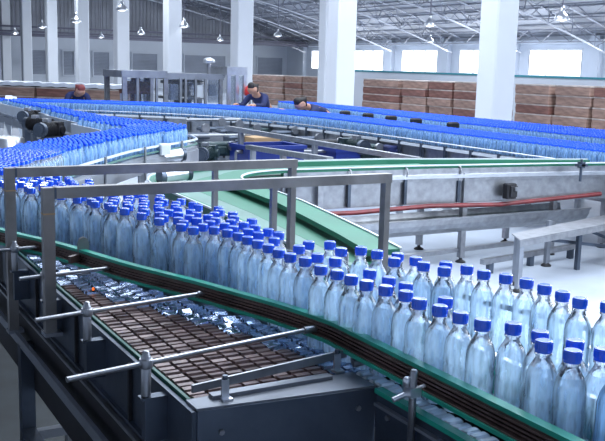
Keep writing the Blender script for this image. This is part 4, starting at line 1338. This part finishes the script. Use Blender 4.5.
# ==================================================== PEOPLE
def skinned(name, verts, edges, radii, material, parent=None, levels=2, root=0):
    me = bpy.data.meshes.new(name)
    me.from_pydata(verts, edges, [])
    o = bpy.data.objects.new(name, me)
    C.objects.link(o)
    sk = o.modifiers.new('skin', 'SKIN')
    for i, sv in enumerate(me.skin_vertices[0].data if me.skin_vertices else []):
        sv.radius = (radii[i], radii[i])
    if not me.skin_vertices:
        bm = bmesh.new(); bm.from_mesh(me)
        ly = bm.verts.layers.skin.verify()
        for i, v in enumerate(bm.verts):
            v[ly].radius = (radii[i], radii[i])
            v[ly].use_root = (i == root)
        bm.to_mesh(me); bm.free()
    ss = o.modifiers.new('sub', 'SUBSURF')
    ss.levels = ss.render_levels = levels
    dg = bpy.context.evaluated_depsgraph_get()
    m2 = bpy.data.meshes.new_from_object(o.evaluated_get(dg))
    o.modifiers.clear()
    o.data = m2
    m2.name = name
    m2.materials.clear()
    m2.materials.append(material)
    for p_ in m2.polygons: p_.use_smooth = True
    if parent: o.parent = parent
    return o


def person(loc, rz, lean, label, shirt, hands, headturn=0, s=1.0, hair=True, cap=None):
    """figure standing at loc, bent forward from the hips by lean (radians); hands = two targets in local space (x forward)"""
    J = {}
    hip = Vector((0, 0, .92))
    def up(d, side=0, f_=0):
        return hip + Vector((math.sin(lean) * d + math.cos(lean) * f_, side, math.cos(lean) * d - math.sin(lean) * f_))
    V, E_, R_ = [], [], []
    def add(p, r, par=None):
        V.append(tuple(p)); R_.append(r)
        if par is not None: E_.append((par, len(V) - 1))
        return len(V) - 1
    pel = add(hip, .135)
    wa = add(up(.20), .115, pel)
    che = add(up(.40), .14, wa)
    nb = add(up(.52), .08, che)
    nk = add(up(.60, 0, .01), .055, nb)
    h1 = add(up(.68, 0, .03), .085, nk)
    h2 = add(up(.78, 0, .03), .095, h1)
    h3 = add(up(.84, 0, .02), .06, h2)
    add(up(.71, 0, .125), .018, h1)                      # nose
    add(up(.71, .095, .02), .018, h1)                    # ears
    add(up(.71, -.095, .02), .018, h1)
    arms = []
    for k, sd in ((0, 1), (1, -1)):
        sh = up(.47, sd * .19)
        hd = Vector(hands[k])
        mid_ = (sh + hd) / 2
        dl = hd - sh
        half = dl.length / 2
        bend = math.sqrt(max(.001, .29 ** 2 - min(half, .285) ** 2))
        el = mid_ + Vector((-.3, sd * .5, -.8)).normalized() * bend
        a = add(sh, .065, che)
        b = add(el, .045, a)
        c = add(hd, .030, b)
        dr = (hd - el).normalized()
        pm = add(hd + dr * .07, .034, c)
        sdv = dr.cross(Vector((0, 0, 1))).normalized()
        for fi, (off_, ln) in enumerate(((-.026, .055), (-.009, .068), (.009, .063), (.026, .05))):
            f1 = add(hd + dr * .10 + sdv * off_, .0095, pm)
            add(hd + dr * (.10 + ln) + sdv * off_ * 1.2 + Vector((0, 0, -.022)), .008, f1)
        t1 = add(hd + dr * .05 - sdv * sd * .045 + Vector((0, 0, -.01)), .011, c)
        add(hd + dr * .09 - sdv * sd * .055 + Vector((0, 0, -.02)), .009, t1)
        arms.append((sh, el, hd))
    legs = []
    for sd in (1, -1):
        a = add(hip + Vector((0, sd * .09, -.06)), .095, pel)
        b = add(Vector((.03, sd * .11, .48)), .062, a)
        c = add(Vector((-.02, sd * .12, .09)), .042, b)
        d_ = add(Vector((.05, sd * .12, .045)), .042, c)
        add(Vector((.15, sd * .125, .035)), .034, d_)
        legs.append(1)
    body = skinned('person', V, E_, R_, SKIN)
    body.location = loc
    body.rotation_euler = (0, 0, rz)
    body.scale = (s, s, s)
    tag(body, label, 'person')
    # jacket
    V, E_, R_ = [], [], []
    pel = add(hip + Vector((0, 0, -.03)), .155)
    wa = add(up(.20), .135, pel)
    che = add(up(.40), .16, wa)
    add(up(.53), .085, che)
    for k, sd in ((0, 1), (1, -1)):
        sh, el, hd = arms[k]
        a = add(sh, .08, che); b = add(el, .06, a); add(lerp(el, hd, .88), .045, b)
    skinned('jacket', V, E_, R_, shirt, body)
    V, E_, R_ = [], [], []
    pel = add(hip, .148)
    for sd in (1, -1):
        a = add(hip + Vector((0, sd * .09, -.08)), .108, pel)
        b = add(Vector((.03, sd * .11, .48)), .078, a)
        add(Vector((-.02, sd * .12, .10)), .062, b)
    skinned('trousers', V, E_, R_, NAVY2, body)
    V, E_, R_ = [], [], []
    a = add(up(.74, 0, -.02), .085)
    b = add(up(.83, 0, .005), .092, a)
    add(up(.87, 0, .03), .055, b)
    add(up(.68, 0, -.05), .05, a)
    skinned('hair' if cap is None else 'cap', V, E_, R_, HAIR if cap is None else cap, body)
    for sd in (1, -1):
        sh_ = MB().lathe([(.05, 0), (.055, .02), (.045, .07), (.03, .09)], 12)
        sh_.v = [(v[0] * 2.2 + .06, v[1] + sd * .12, v[2]) for v in sh_.v]
        so = sh_.build('shoe', BLACK)
        so.parent = body
    return body


Wx, Wy = 8.58, 17.6
q = PY(261, 90, 17.6)
person((q.x + .15, 17.6, 0), PI + .55, .92, 'person in dark navy clothes leaning over the long lane beside the red beacon', NAVY, [(.85, .18, 1.02), (.82, -.24, 1.02)])
q = PY(316, 108, 14.9)
person((q.x + .28, 14.9, 0), PI + .15, 1.22, 'person bent far forward reaching across the long lane left of the central column', NAVY, [(.95, .20, 1.00), (.90, -.20, 1.02)])
q = PY(74, 100, 19.6)
person((q.x, 19.75, 0), -PI / 2, 1.12, 'person in dark blue with a reddish cap at the far left lane', NAVY, [(.75, .2, .86), (.75, -.2, .86)], cap=REDD)

# ==================================================== LIGHT
world = bpy.data.worlds.new('world')
bpy.context.scene.world = world
world.use_nodes = True
bg = world.node_tree.nodes['Background']
bg.inputs[0].default_value = (.78, .88, 1, 1)
bg.inputs[1].default_value = 1.0


def area(name, loc, rot, sx, sy, power, col):
    l = bpy.data.lights.new(name, 'AREA')
    l.shape = 'RECTANGLE'
    l.size, l.size_y = sx, sy
    l.energy = power
    l.color = col
    o = bpy.data.objects.new(name, l)
    C.objects.link(o)
    o.location = loc
    o.rotation_euler = rot
    return o


k = 0
FILL_COL = (.80, .89, 1.0)
for x, ys, pw in ((9.0, (30, 43), 420), (19.0, (6, 16, 27, 40, 53), 520), (28.0, (10, 22, 35, 48), 420)):
    for y in ys:
        area('roof_fill', (x, y, zr(x) - 1.15), (0, 0, 0), 3.0, 2.0, pw, FILL_COL)  # fill lamps added under the closed roof
# wide fill lamps added above and just beyond the near lanes
area('overhead_fill', (7.5, 14.0, 6.4), (0, 0, 0), 11, 12, 1650, FILL_COL)
area('overhead_fill', (4.6, 4.2, 5.6), (0, math.radians(22), 0), 4.5, 4.5, 640, FILL_COL)
# unseen fill lamp added at right to brighten the near bottles
q_ = area('side_fill', (8.0, 1.6, 3.2), (0, 0, 0), 5, 3, 560, FILL_COL)
q_.rotation_euler = (Vector((8.0, 1.6, 3.2)) - Vector((1.2, 1.8, 1.3))).to_track_quat('Z', 'Y').to_euler()
# daylight from the window wall
for y in (2, 14, 26, 38, 50):
    area('window_daylight', (33.5, y, 2.4), (0, math.radians(78), 0), 1.3, 9.0, 330, (.86, .93, 1))

sc = bpy.context.scene
sc.view_settings.view_transform = 'Standard'
sc.view_settings.look = 'None'
sc.view_settings.gamma = 1
sc.view_settings.exposure = 0.08
sc.cycles.use_denoising = True
sc.cycles.max_bounces = 8
sc.cycles.transparent_max_bounces = 24
sc.cycles.sample_clamp_indirect = 6
